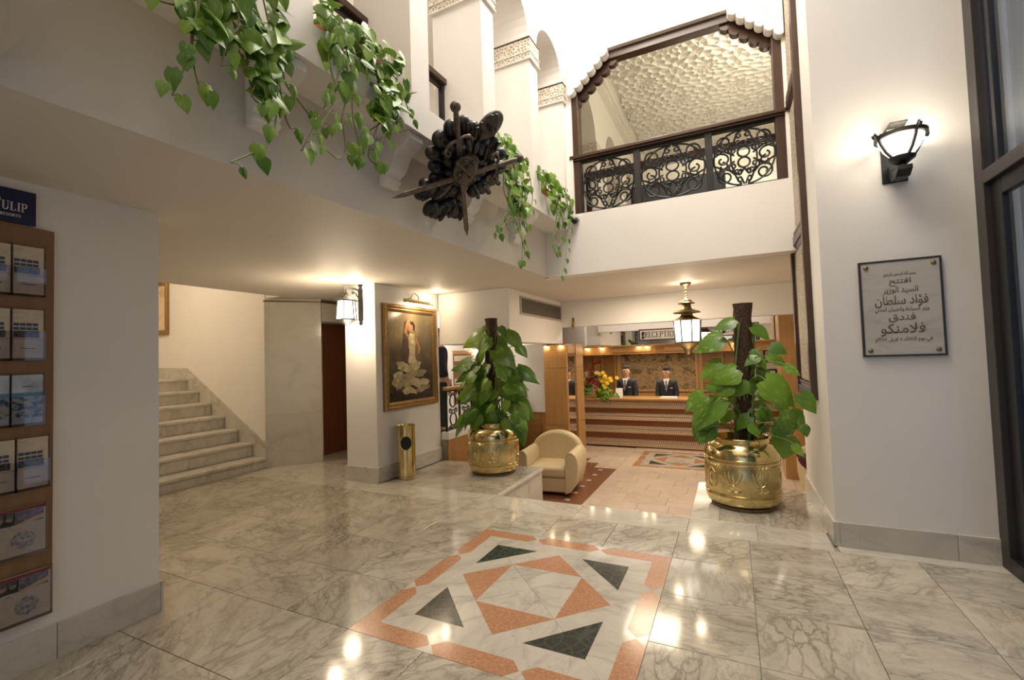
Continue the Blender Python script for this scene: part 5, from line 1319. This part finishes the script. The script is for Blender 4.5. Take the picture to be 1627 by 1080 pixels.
# ================================================================== LOUNGE
vent = thing('air_vent', 'long rectangular air vent grille high on the white duct', 'vent', (-2.79, 7.0, 2.12))
VY0, VY1, VZ0, VZ1 = 6.12, 7.92, 2.13, 2.41
VX = -2.796
bx('backing', M['black'], (VX, VY0+.02, VZ0+.02), (VX+.004, VY1-.02, VZ1-.02), vent)
vm_ = plain('grey_vent_metal', (.42, .38, .32), .45, .2)
for m in frame_mb(VY0, VY1, VZ0, VZ1, .04, lambda u, v, d: (VX+d, u, v), [(0, 0), (0, .014), (.03, .018), (.03, 0)]): m.build('frame', vm_, vent)
for k in range(11):
    z = VZ0+.042+k*.0196
    MB().hexa([(VX+.004, VY0+.03, z), (VX+.016, VY0+.03, z-.006), (VX+.016, VY1-.03, z-.006), (VX+.004, VY1-.03, z)], [(VX+.004, VY0+.03, z+.004), (VX+.016, VY0+.03, z-.002), (VX+.016, VY1-.03, z-.002), (VX+.004, VY1-.03, z+.004)]).build('slat', vm_, vent)

def armchair(loc, rz, label):
    t = thing('armchair', label, 'armchair', loc, rz, 'cream leather armchairs')
    W = .46
    MB().box(-.30, -.36, .055, .30, .30, .27).build('base', M['leather'], t, bevel=.02, local=True)
    MB().box(-.295, -.385, .27, .295, .28, .43).build('seat_cushion', M['leather'], t, bevel=.045, seg=4, local=True, smooth=True)
    for s in (-1, 1):
        pts = [(.285, .05), (.30, .05), (.375, .08), (.43, .18), (.47, .34), (.485, .48), (.475, .56), (.445, .62), (.40, .655), (.35, .655), (.315, .62), (.295, .57)]
        MB().prism(pts[::s], lambda x, z: (s*x, -.40, z), lambda x, z: (s*x, .36, z)).build('arm', M['leather'], t, bevel=.03, seg=4, local=True, smooth=True)
        MB().tube([(s*x, -.402, z) for x, z in pts[2:]], .006, 5).build('piping', M['leather'], t, local=True)
    n = 18
    pts = [(-.40, .06), (.40, .06), (.44, .45)] + [(.42*cos(pi*k/n), .56+.31*sin(pi*k/n)) for k in range(1, n)] + [(-.44, .45)]
    MB().prism(pts, lambda x, z: (x, .24+.06*(z-.3), z), lambda x, z: (x, .42+.12*(z-.3), z)).build('backrest', M['leather'], t, bevel=.045, seg=4, local=True, smooth=True)
    for sx in (-.27, .27):
        for sy in (-.32, .28): MB().lathe([(.018, 0), (.026, .06)], 10, (sx, sy, 0)).build('leg', M['wood_dark'], t, local=True)
    return t
armchair((-2.64, 6.84, LZ), .10, 'cream leather tub armchair between the left brass pot and the wooden column')
armchair((1.28, 7.0, LZ), pi*.62, 'cream leather armchair half hidden behind the white wall on the right')
cu = thing('cushion', 'burgundy velvet cushion lying on the right-hand cream armchair', 'cushion', (1.0, 7.0, LZ+.43))
MB().ball((.98, 7.02, LZ+.60), (.28, .26, .15), 16, 10, Matrix.Rotation(.35, 3, 'Y')).build('cover', M['burgundy'], cu, True)
MB().tube([(.98+.29*cos(2*pi*k/24)*cos(.35), 7.02+.27*sin(2*pi*k/24), LZ+.60-.29*cos(2*pi*k/24)*sin(.35)) for k in range(24)], .012, 5, closed=True).build('piping', M['burgundy'], cu, True)

# ---- hanging brass lantern -----------------------------------------------------
hl = thing('ceiling_lantern', 'tiered brass lantern with bright glass hanging from the lounge ceiling', 'lantern', (-.555, 6.945, 2.49))
HC = (-.555, 6.945, 0); ph = pi/8
MB().lathe([(.02, 2.405), (.035, 2.42), (.05, 2.445), (.075, 2.46), (.08, 2.489)], 8, HC, ph=ph).build('ceiling_rose', M['brass_old'], hl, True)
for k in range(4):
    z = 2.385-.028*k
    MB().tube([(HC[0]+(.012*cos(2*pi*j/10) if k % 2 else 0), HC[1]+(0 if k % 2 else .012*cos(2*pi*j/10)), z+.020*sin(2*pi*j/10)) for j in range(10)], .004, 5, closed=True).build('chain_link', M['brass'], hl, True)
MB().lathe([(.0, 2.285), (.02, 2.28), (.03, 2.262), (.075, 2.235), (.085, 2.215), (.12, 2.195), (.118, 2.188), (.06, 2.19), (.068, 2.13), (.075, 2.11), (.12, 2.092), (.195, 2.065), (.192, 2.056), (.08, 2.066), (.085, 2.02), (.10, 2.00), (.16, 1.972), (.212, 1.952), (.21, 1.942), (.17, 1.942)], 8, HC, ph=ph).build('tiered_roof', M['brass_old'], hl)
MB().lathe([(.185, 1.944), (.170, 1.645)], 8, HC, ph=ph).build('lamp_glass', M['lamp_glass_cool'], hl)
for k in range(8):
    a = 2*pi*k/8+ph
    MB().tube([(HC[0]+.19*cos(a), HC[1]+.19*sin(a), 1.95), (HC[0]+.174*cos(a), HC[1]+.174*sin(a), 1.63)], .0095, 5).build('glazing_bar', M['iron'], hl)
MB().lathe([(0, 1.385), (.012, 1.40), (.02, 1.44), (.018, 1.465), (.045, 1.49), (.06, 1.525), (.085, 1.56), (.14, 1.595), (.19, 1.622), (.192, 1.645), (.15, 1.648)], 8, HC, ph=ph).build('base', M['brass_old'], hl, True)
point('ceiling_lantern_glow', (HC[0], HC[1], 2.02+.32), 7, WARM, .04)
point('ceiling_lantern_bulb', (HC[0], HC[1], 1.15), 5, WARM, .1)
for k in range(2): point('ceiling_lantern_side_glow', (HC[0]+(-.26, .26)[k], HC[1]-.12, 1.85), 4, WARM, .05)

# ================================================================== RECEPTION
ct = thing('reception_counter', 'long wooden reception counter with bands of pale inlay', 'counter', (-1.2, 10.7, LZ))
bx('body', M['wood_red'], (-4.1, 10.47, LZ), (1.7, 10.9, .45), ct)
bx('counter_top', M['wood_h'], (-4.15, 10.36, .455), (1.75, 11.0, .50), ct, bevel=.01)
bx('counter_edge', M['wood_h'], (-4.1, 10.40, .43), (1.7, 10.47, .456), ct, bevel=.004)
def inlay():
    t = NT('bone_inlay_pattern'); g = t.pos(False)
    v = t.scale(g, (1, 0, 1)); e = t.vor(v, 26, 'F1', rnd=.12)
    return t.fin(t.ramp(e, [(.28, (.26, .15, .08)), (.36, (.70, .60, .48)), (.48, (.46, .34, .24)), (.58, (.72, .62, .50))]), .4)
inl = inlay()
for i, (z0, z1) in enumerate([(.285, .425), (.015, .155), (-.275, -.13), (-.565, -.42)]):
    o = .035
    bx('inlay_band', inl, (-4.1, 10.47-o, z0), (1.7, 10.475, z1), ct)
    q = MB()
    for k in range(150):
        x = -4.09+k*.0386
        q.box(x, 10.424, z1-.050, x+.021, 10.433, z1-.024)
    q.build('bone_squares', M['white_inlay'], ct, kind='stuff')
    bx('dark_strip', M['wood_red'], (-4.1, 10.43, z1-.058), (1.7, 10.45, z1-.016), ct)
    bx('ledge', M['wood_h'], (-4.1, 10.425, z0-.012), (1.7, 10.475, z0), ct)
    if i < 3: bx('board', M['wood_red'], (-4.1, 10.455, [.015, -.275, -.565][i]+.145), (1.7, 10.475, z0-.012), ct)

# tapestry, shutters, frame on the back wall
def tapestry():
    t = NT('woven_tapestry'); g = t.pos(False); v = t.scale(g, (1, 1, 1.15))
    w = t.vm('ADD', v, t.vm('MULTIPLY', t.noise(v, 3.2, 4, out=1), (.35, .35, .35)))
    n = t.noise(w, 4.6, 6, .62); n2 = t.noise(w, 17, 4)
    f = t.math('ADD', t.math('MULTIPLY', n, .7), t.math('MULTIPLY', n2, .3))
    return t.fin(t.ramp(f, [(.34, (.03, .018, .009)), (.44, (.15, .095, .04)), (.52, (.36, .23, .10)), (.58, (.14, .095, .045)), (.66, (.48, .33, .16))]), .8, bump=n2, bstr=.2)
tp = thing('tapestry', 'brown woven landscape tapestry on the wall behind the receptionists', 'tapestry', (-1.76, 12.28, .57))
bx('cloth', tapestry(), (-2.69, 12.275, .56), (-.84, 12.295, 1.50), tp)
for m in frame_mb(-2.75, -.78, .50, 1.55, .06, lambda u, v, d: (u, 12.299-d, v), [(0, 0), (0, .035), (.06, .03), (.06, 0)]): m.build('frame', M['wood_h'], tp)
for n, (a, b, lb) in enumerate([(-3.22, -2.82, 'louvred honey-wood shutter left of the tapestry, behind the flowers'), (-.72, -.26, 'louvred honey-wood shutter right of the tapestry')]):
    s_ = thing('shutter', lb, 'shutter', ((a+b)/2, 12.28, .5), 0, 'louvred shutters')
    for m in frame_mb(a, b, .50, 1.55, .06, lambda u, v, d: (u, 12.299-d, v), [(0, 0), (0, .04), (.05, .04), (.05, 0)]): m.build('frame', M['wood_h'], s_)
    for k in range(19):
        z = .56+k*.05
        MB().hexa([(a+.05, 12.265, z), (a+.05, 12.298, z+.02), (b-.05, 12.298, z+.02), (b-.05, 12.265, z)], [(a+.05, 12.265, z+.008), (a+.05, 12.298, z+.028), (b-.05, 12.298, z+.028), (b-.05, 12.265, z+.008)]).build('slat', M['wood_h'], s_)
for n, x in enumerate((-3.4, -2.76, -.22, .40)): bx('trim_%d' % (60+n), M['wood'], (x-.04, 12.26, LZ), (x+.04, 12.3, 1.56), kind='structure', bevel=.006)

def sign(word, cx, cz, w, h, label, xs):
    s_ = thing('desk_sign', label, 'sign', (cx, 9.31, cz-h/2), 0, 'signs over the desk')
    bx('panel', plain('ivory_panel', (.74, .68, .56), .4), (cx-w/2+.01, 9.295, cz-h/2+.01), (cx+w/2-.01, 9.315, cz+h/2-.01), s_)
    for m in frame_mb(cx-w/2, cx+w/2, cz-h/2, cz+h/2, .02, lambda u, v, d: (u, 9.315-d, v), [(0, 0), (0, .028), (.016, .028), (.022, .02), (.022, 0)]): m.build('frame', M['wood_dark_h'], s_)
    serif(word, .115, lambda u, v, d: (cx+.03+u, 9.295-d, cz-.055+v), .003, dark_ink, s_, xs=xs, sp=.07)
    me = text_mesh(arabic('استقبال' if word == 'RECEPTION' else 'الخزينة'.replace('خ', 'ح')), .03)
    for v in me.vertices: v.co = (cx-w/2+.065+v.co.y*1.2-.0, 9.2935, cz-v.co.x*1.3)
    me.materials.clear(); me.materials.append(dark_ink)
    link(bpy.data.objects.new('side_lettering', me), s_)
sign('RECEPTION', -1.255, 1.862, .80, .225, 'framed ivory sign reading RECEPTION over the desk', .80)
sign('CASHIER', .13, 1.885, .66, .225, 'framed ivory sign reading CASHIER behind the right plant', .80)

def spotl(x, y, z, label):
    t = thing('spotlight', label, 'spotlight', (x, y, z), 0, 'small halogen spotlights')
    MB().lathe([(.012, .03), (.028, .02), (.03, -.01), (.024, -.01), (.02, .01), (.0, .012)], 12, (x, y, z)).build('cup', M['brass'], t, True)
    MB().ball((x, y, z-.010), .027, 10, 6).build('bulb', M['bulb'], t, True)
    MB().tube([(x, y, z+.02), (x, y+.035, z+.03)], .006, 6).build('arm', M['brass'], t, True)
for i, (x, nm) in enumerate([(-2.71, 'first'), (-2.40, 'second'), (-1.655, 'third'), (-1.50, 'fourth'), (.055, 'last')]):
    spotl(x, 9.21, 1.64, '%s glowing halogen spotlight from the left on the wooden cornice' % nm)
spotl(-2.97, 7.56, 1.685, 'glowing halogen spotlight at the left top of the wood column')
spotl(-2.70, 7.56, 1.685, 'glowing halogen spotlight at the right top of the wood column')

# ---- flowers, card and papers on the counter ---------------------------------------
fl = thing('flower_arrangement', 'large arrangement of red, yellow, white and pink flowers on the counter', 'flowers', (-2.85, 10.62, .50))
fr = random.Random(8)
MB().lathe([(.10, .50), (.13, .53), (.12, .60), (.15, .66), (.14, .66), (.0, .64)], 16, (-2.85, 10.6, 0)).build('vase', M['brass_old'], fl, True)
def fmesh(col, core, npet, wid, cup):
    mb = MB()
    for ring, (rr_, zz) in enumerate([(1.0, cup), (.62, cup*1.7)]):
        for k in range(npet):
            a = 2*pi*(k+.5*ring)/npet; ca, sa = cos(a), sin(a); w = wid*rr_
            p = [(0, 0, 0), (rr_*.55*ca-w*sa, rr_*.55*sa+w*ca, zz*.5), (rr_*ca, rr_*sa, zz), (rr_*.55*ca+w*sa, rr_*.55*sa-w*ca, zz*.5)]
            mb.add(p, [(0, 1, 2, 3)])
    me = mb.mesh('flower', col); 
    cm = MB().ball((0, 0, cup*.5), .24, 8, 5).mesh('core', core)
    return me, cm
yl = plain('yellow_petal', (.80, .56, .03), .5, 0, .15); rdp = plain('deep_red_petal', (.25, .02, .02), .5, 0, .3); wh = plain('cream_petal', (.80, .70, .52), .5, 0, .1); pk = plain('peach_petal', (.80, .38, .24), .5, 0, .15); co = plain('dark_flower_heart', (.04, .02, .015), .7)
FM = {'yellow': fmesh(yl, yl, 9, .22, .35), 'red': fmesh(rdp, rdp, 8, .26, .4), 'white': fmesh(wh, yl, 6, .26, .5), 'peach': fmesh(pk, co, 11, .2, .15)}
def F3(x, y): return atY(860+x/4.152, 420+y/4.152, 10.5)
spec = [('yellow', p, .055) for p in [(395, 725), (415, 715), (430, 735), (410, 750), (390, 760), (435, 760), (460, 750), (468, 765), (445, 780), (405, 770), (425, 770), (502, 748), (430, 808), (458, 836), (418, 795), (386, 830), (408, 840)]] + \
       [('red', p, .075) for p in [(340, 725), (355, 745), (320, 775), (305, 800), (335, 800), (350, 775), (375, 785), (310, 830), (330, 760), (300, 760), (362, 655), (380, 650), (345, 690)]] + \
       [('white', p, .07) for p in [(285, 730), (292, 760), (280, 780), (310, 720), (372, 720), (300, 745)]] + [('peach', p, .075) for p in [(358, 815), (372, 848), (350, 840)]]
for kind, p, s in spec:
    c = F3(*p)+Vector((0, fr.uniform(-.14, .10), 0))
    nrm = Vector((c.x+2.85, -.6, (c.z-.7)+.15)).normalized(); q = nrm.to_track_quat('Z', 'Y').to_matrix().to_4x4()
    Mx = Matrix.Translation(c) @ q @ Matrix.Rotation(fr.uniform(0, 6), 4, 'Z') @ Matrix.Scale(s, 4)
    o = inst('flower', FM[kind][0], fl, Mx)
    inst('flower_heart', FM[kind][1], fl, Mx)
    MB().tube(arc((-2.85, 10.6, .62), c, .03, 4), .005, 4).build('stem', M['stem'], fl)
for k in range(46):
    a = fr.uniform(0, 2*pi); r = fr.uniform(.10, .36)
    B = Vector((-2.85+r*cos(a)*1.15, 10.52+.3*r*sin(a)-.06, .66+.36*r*sin(a)+fr.uniform(-.08, .1)))
    T = B+Vector((cos(a)*.6+.1, -.3, fr.uniform(-.9, .35))).normalized()*fr.uniform(.12, .24)
    put_leaf(fl, B, T, Vector((0, -1, .8)), BIG, fr, .55)
cd = thing('tent_card', 'white folded card standing on the counter beside the flowers', 'card', (-2.36, 10.5, .50))
MB().hexa([(-2.45, 10.46, .501), (-2.29, 10.46, .501), (-2.29, 10.465, .501), (-2.45, 10.465, .501)], [(-2.44, 10.51, .72), (-2.285, 10.51, .72), (-2.285, 10.515, .72), (-2.44, 10.515, .72)]).build('front_leaf', M['white_plastic'], cd)
MB().hexa([(-2.45, 10.56, .501), (-2.29, 10.56, .501), (-2.29, 10.565, .501), (-2.45, 10.565, .501)], [(-2.44, 10.51, .72), (-2.285, 10.51, .72), (-2.285, 10.515, .72), (-2.44, 10.515, .72)]).build('back_leaf', M['white_plastic'], cd)
def papers(x, w, label):
    t = thing('paper_tray', label, 'tray', (x, 10.6, .50), 0, 'trays on the counter')
    bx('tray', M['white_plastic'], (x-w/2, 10.48, .501), (x+w/2, 10.75, .512), t, bevel=.003)
    for k in range(3): bx('paper', M['white_plastic'], (x-w/2+.02, 10.50, .513+.004*k), (x+w/2-.02-.004*k, 10.73, .516+.004*k), t)
papers(-1.30, .36, 'thin pale paper tray on the counter before the second receptionist'); papers(-.62, .26, 'small white paper tray at the right of the tapestry')
mo = thing('computer_monitor', 'bluish computer monitor behind the counter, partly hidden by the right plant', 'monitor', (.0, 10.85, .50))
bx('casing', M['iron2'], (-.28, 10.83, .62), (.10, 10.87, .92), mo, bevel=.006)
bx('screen', emit('blue_screen', (.35, .55, .9), .9, (.1, .15, .2)), (-.265, 10.825, .635), (.085, 10.831, .905), mo)
MB().box(-.12, 10.83, .501, -.06, 10.86, .64).box(-.20, 10.78, .501, .02, 10.93, .515).build('stand', M['iron2'], mo)
for z, lb in ((1.36, 'upper small black picture frame on the white wall at far right'), (.93, 'lower small black picture frame on the white wall at far right')):
    p = thing('small_picture', lb, 'picture', (.93, 11.39, z), 0, 'small black frames')
    for m in frame_mb(.62, .86, z-.14, z+.14, .03, lambda u, v, d: (u, 11.399-d, v), [(0, 0), (0, .02), (.03, .02), (.03, 0)]): m.build('frame', M['iron'], p)
    bx('print', M['white_plastic'], (.645, 11.392, z-.115), (.835, 11.396, z+.115), p)

# ================================================================== PEOPLE
def skin(name, nodes, edges, mat, parent, sub=2, root=0):
    me = bpy.data.meshes.new(name); me.from_pydata([n[0] for n in nodes], edges, [])
    o = bpy.data.objects.new(name, me); link(o, parent, True)
    me.materials.append(mat)
    o.modifiers.new('skin', 'SKIN').use_smooth_shade = True
    for i, n in enumerate(nodes):
        r = n[1]; me.skin_vertices[0].data[i].radius = (r, r) if isinstance(r, float) else r
        me.skin_vertices[0].data[i].use_root = (i == root)
    s = o.modifiers.new('sub', 'SUBSURF'); s.levels = sub; s.render_levels = sub
    return o
def skin_tone():
    t = NT('skin_tone'); n = t.noise(t.pos(), 20, 3)
    return t.fin(t.ramp(n, [(.3, (.50, .29, .19)), (.7, (.56, .33, .22))]), .5, Subsurface_Weight=0.0)
SKIN = skin_tone(); suit = plain('charcoal_suit', (.022, .025, .036), .75, 0, .15, 60); suit2 = plain('navy_jumper', (.012, .014, .04), .85, 0, .15, 60); trs = plain('dark_trousers', (.02, .03, .035), .8)
shirt = plain('white_shirt', (.74, .73, .74), .7); tie = plain('silver_tie', (.13, .13, .17), .5, 0, .2, 60); hair_m = plain('black_hair', (.010, .008, .006), .95, 0, .3, 80); shoe = plain('black_shoe', (.012, .011, .01), .3)
lip = plain('lip_tone', (.36, .15, .11), .5)
def person(loc, rz, label, h=1.76, jacket=suit, bow=0.0, collar=True, group=None, turn=0.0):
    t = thing('person', label, 'person', loc, rz, group)
    k = h/1.76
    def P(x, y, z): return (x*k, y*k, z*k)
    # continuous body: legs, trunk, arms, neck and head (faces -Y)
    hy = -.05*bow; hz = -.015*bow
    def hd(x, y, z):
        v = Vector((x, y, z-1.52)); v = Matrix.Rotation(.5*bow, 3, 'X') @ Matrix.Rotation(turn, 3, 'Z') @ v
        return P(v.x, v.y+hy*.3, v.z+1.52)
    nodes = [(P(0, 0, .95), (.15, .10)), (P(0, .01, 1.15), (.13, .09)), (P(0, .0, 1.33), (.155, .10)), (P(0, .01, 1.45), (.08, .07)), (hd(0, .012, 1.52), .055), (hd(0, -.014, 1.585), (.068, .082)), (hd(0, -.010, 1.64), (.086, .100)), (hd(0, .004, 1.70), (.082, .098)), (hd(0, .01, 1.755), (.05, .06))]
    edges = [(0, 1), (1, 2), (2, 3), (3, 4), (4, 5), (5, 6), (6, 7), (7, 8)]
    for s in (-1, 1):
        b = len(nodes)
        nodes += [(P(s*.17, .0, 1.42), .06), (P(s*.205, .02, 1.15), .045), (P(s*.205, -.08, .92), .034), (P(s*.205, -.10, .86), (.042, .02))]
        edges += [(2, b), (b, b+1), (b+1, b+2), (b+2, b+3)]
        f = len(nodes)
        for q in range(4):     # fingers
            nodes += [(P(s*(.188+.011*q), -.112-.008*q+.016*q, .80+.004*abs(q-1.5)), .0085), (P(s*(.190+.011*q), -.105+.008*q, .755+.006*abs(q-1.5)), .007)]
            edges += [(b+3, f+2*q), (f+2*q, f+2*q+1)]
        nodes += [(P(s*.173, -.125, .845), .011), (P(s*.161, -.14, .81), .009)]
        edges += [(b+3, f+8), (f+8, f+9)]
        l = len(nodes)
        nodes += [(P(s*.09, .0, .86), .085), (P(s*.095, -.005, .48), .055), (P(s*.10, .015, .10), .04), (P(s*.105, -.02, .045), .035), (P(s*.11, -.14, .03), .03)]
        edges += [(0, l), (l, l+1), (l+1, l+2), (l+2, l+3), (l+3, l+4)]
    body = skin('body', nodes, edges, SKIN, t)
    def ch(mb, name, mat, sm=True, **kw): return mb.build(name, mat, t, sm, local=True, **kw)
    RM = Matrix.Rotation(.5*bow, 3, 'X') @ Matrix.Rotation(turn, 3, 'Z')
    def hb(c, r, name, mat, n=12, m=8): return ch(MB().ball(hd(*c), tuple(x*k for x in r), n, m, RM), name, mat)
    hb((0, .018, 1.732), (.080, .095, .058), 'hair', hair_m, 16, 10); hb((0, .058, 1.67), (.080, .054, .075), 'hair', hair_m)
    hb((0, -.098, 1.632), (.013, .020, .022), 'nose', SKIN)
    for s in (-1, 1):
        hb((s*.030, -.083, 1.655), (.011, .007, .006), 'eye', hair_m); hb((s*.031, -.086, 1.672), (.019, .007, .0045), 'eyebrow', hair_m); hb((s*.077, .005, 1.635), (.010, .020, .030), 'ear', SKIN)
    hb((0, -.083, 1.597), (.024, .008, .0055), 'mouth', lip)
    # jacket and trousers as garments over the body
    J = [(P(0, .0, .86), (.185, .125)), (P(0, .01, 1.02), (.17, .115)), (P(0, .01, 1.15), (.16, .108)), (P(0, .0, 1.32), (.185, .12)), (P(0, .015, 1.42), (.15, .085)), (P(0, .02, 1.475), (.075, .06))]
    E_ = [(0, 1), (1, 2), (2, 3), (3, 4), (4, 5)]
    for s in (-1, 1):
        b = len(J)
        J += [(P(s*.165, .008, 1.40), .085), (P(s*.205, .02, 1.15), .070), (P(s*.205, -.075, .935), .050)]
        E_ += [(4, b), (b, b+1), (b+1, b+2)]
    skin('jacket', J, E_, jacket, t)
    Tn = [(P(0, 0, .93), (.16, .11))]; Te = []
    for s in (-1, 1):
        b = len(Tn); Tn += [(P(s*.09, 0, .82), .10), (P(s*.095, 0, .48), .075), (P(s*.10, .01, .09), .065)]; Te += [(0, b), (b, b+1), (b+1, b+2)]
    skin('trousers', Tn, Te, trs if jacket is suit2 else jacket, t)
    for s in (-1, 1): ch(MB().ball(P(s*.11, -.05, .04), (.05*k, .14*k, .042*k), 12, 8), 'shoe', shoe)
    if collar:
        yf = -.142
        V = [(-.058, 1.475), (.058, 1.475), (.036, 1.36), (.0, 1.20), (-.036, 1.36)]
        def fy(z): return -.075-.085*min(1, max(0, (1.49-z)/.16))
        ch(MB().hexa([P(x, fy(z)+.03, z) for x, z in V], [P(x, fy(z)-.012, z) for x, z in V]), 'shirt', shirt, False)
        Tt = [(-.022, 1.45), (.022, 1.45), (.017, 1.42), (.028, 1.26), (0, 1.19), (-.028, 1.26), (-.017, 1.42)]
        ch(MB().hexa([P(x, fy(z)-.005, z) for x, z in Tt], [P(x, fy(z)-.034, z) for x, z in Tt]), 'tie', tie, False)
        for s in (-1, 1):
            Cc = [(s*.008, 1.452), (s*.060, 1.495), (s*.066, 1.455), (s*.034, 1.425)]
            ch(MB().hexa([P(x, fy(z)-.008, z) for x, z in Cc], [P(x, fy(z)-.020, z) for x, z in Cc]), 'collar', shirt, False)
            Lp = [(s*.058, 1.485), (s*.098, 1.43), (s*.098, 1.36), (s*.002, 1.155), (s*.002, 1.195), (s*.036, 1.34)]
            ch(MB().hexa([P(x, fy(z)+.01, z) for x, z in Lp], [P(x, fy(z)-.018, z) for x, z in Lp]), 'lapel', jacket, False)
        ch(MB().box(.085*k, -.168*k, 1.275*k, .135*k, -.150*k, 1.288*k), 'name_badge', shirt, False)
    return t
person((-2.325, 11.2, LZ), -.12, 'man in a dark suit and pale tie standing behind the white tent card', 1.79, bow=.25, turn=.15)
person((-1.405, 11.2, LZ), .05, 'man in a dark suit looking down, before the tapestry at the paper tray', 1.76, bow=.75, turn=-.2)
person((-4.33, 6.30, .30), 2.2, 'person in a navy jumper seen from behind, mostly hidden by the white pillar', 1.70, suit2, collar=False)

# ================================================================== SMALL FITTINGS
cc = thing('security_camera', 'small black and white security camera under the corner of the iron balcony', 'camera', (-1.66, 5.3, 3.13))
bx('mount', M['white_plastic'], (-1.69, 5.26, 3.155), (-1.60, 5.348, 3.195), cc, bevel=.006)
MB().ball((-1.645, 5.285, 3.13), (.036, .045, .036), 14, 10).build('dome', M['iron'], cc, True)
MB().tube([(-1.645, 5.25, 3.125), (-1.645, 5.225, 3.12)], .016, 12).build('lens', M['black'], cc, True)
us = thing('wall_spotlight', 'small white spotlight fixed high on the end wall above the gallery arches', 'spotlight', (-1.51, 5.35, 5.6))
bx('bracket', M['white_plastic'], (-1.53, 5.30, 5.64), (-1.49, 5.352, 5.70), us, bevel=.004)
MB().tube([(-1.51, 5.31, 5.64), (-1.51, 5.27, 5.60)], .008, 8).build('arm', M['brass_old'], us, True)
MB().lathe([(.02, .05), (.04, .03), (.05, -.02), (.0, -.015)], 14, (-1.50, 5.25, 5.58), Matrix.Rotation(.6, 3, 'X')).build('head', M['white_plastic'], us, True)
wf = thing('wall_fitting', 'small brass fitting on the white wall beside the reception beam', 'fitting', (-2.7, 7.9, 2.08))
pp = atY(911, 515, 7.9)
bx('back_plate', M['brass'], (pp.x-.02, 7.895, pp.z-.09), (pp.x+.02, 7.918, pp.z+.12), wf, bevel=.006)
MB().ball((pp.x, 7.89, pp.z-.03), (.022, .014, .05), 12, 8).build('cover', M['brass_old'], wf, True)
cmr = thing('striped_stand_in', 'striped brown and pale panel standing in for a mirror reflection, in the corridor behind the left plant', 'wall panel', (-4.99, 8.0, .60))  # made-up panel; its stripes stand in for the counter reflected in a mirror
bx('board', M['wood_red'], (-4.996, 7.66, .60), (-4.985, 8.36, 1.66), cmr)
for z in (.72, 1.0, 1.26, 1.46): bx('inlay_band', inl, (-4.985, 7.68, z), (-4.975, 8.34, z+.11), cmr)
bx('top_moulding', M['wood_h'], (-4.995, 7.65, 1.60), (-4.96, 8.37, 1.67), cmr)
spotl(-4.90, 8.362, 1.70, 'glowing halogen spotlight above the striped stand-in panel in the corridor')
# seats seen through the balcony railing
def sofa(loc, rz, w, label):
    t = thing('sofa', label, 'sofa', loc, rz, 'dark sofas in the upper room')
    for a, b, nm in [((-w/2, -.40, .06), (w/2, .30, .26), 'base'), ((-w/2+.12, -.42, .26), (w/2-.12, .16, .42), 'seat'), ((-w/2, .16, .26), (w/2, .40, .78), 'backrest'), ((-w/2, -.42, .26), (-w/2+.14, .2, .58), 'armrest'), ((w/2-.14, -.42, .26), (w/2, .2, .58), 'armrest')]:
        MB().box(*a, *b).build(nm, M['iron2'], t, bevel=.04, seg=3, local=True, smooth=True)
    for sx in (-1, 1): MB().lathe([(.02, 0), (.028, .07)], 8, (sx*(w/2-.1), 0, 0)).build('leg', M['wood_dark'], t, local=True)
sofa((-.62, 7.3, 3.23), pi, 1.3, 'dark sofa behind the middle panel of the balcony railing'); sofa((.75, 8.3, 3.23), pi, .9, 'dark sofa behind the right panel of the balcony railing')
yc = thing('cushion', 'yellow cushion on the dark sofa behind the balcony railing', 'cushion', (-.2, 7.1, 3.65))
MB().ball((-.12, 7.40, 3.78), (.15, .10, .10), 14, 8).build('cover', plain('yellow_fabric', (.70, .42, .04), .7), yc, True)
MB().tube([(-.12+.15*cos(2*pi*k/18), 7.40, 3.78+.10*sin(2*pi*k/18)) for k in range(18)], .008, 5, closed=True).build('piping', plain('ochre_piping', (.5, .28, .03), .7), yc, True)
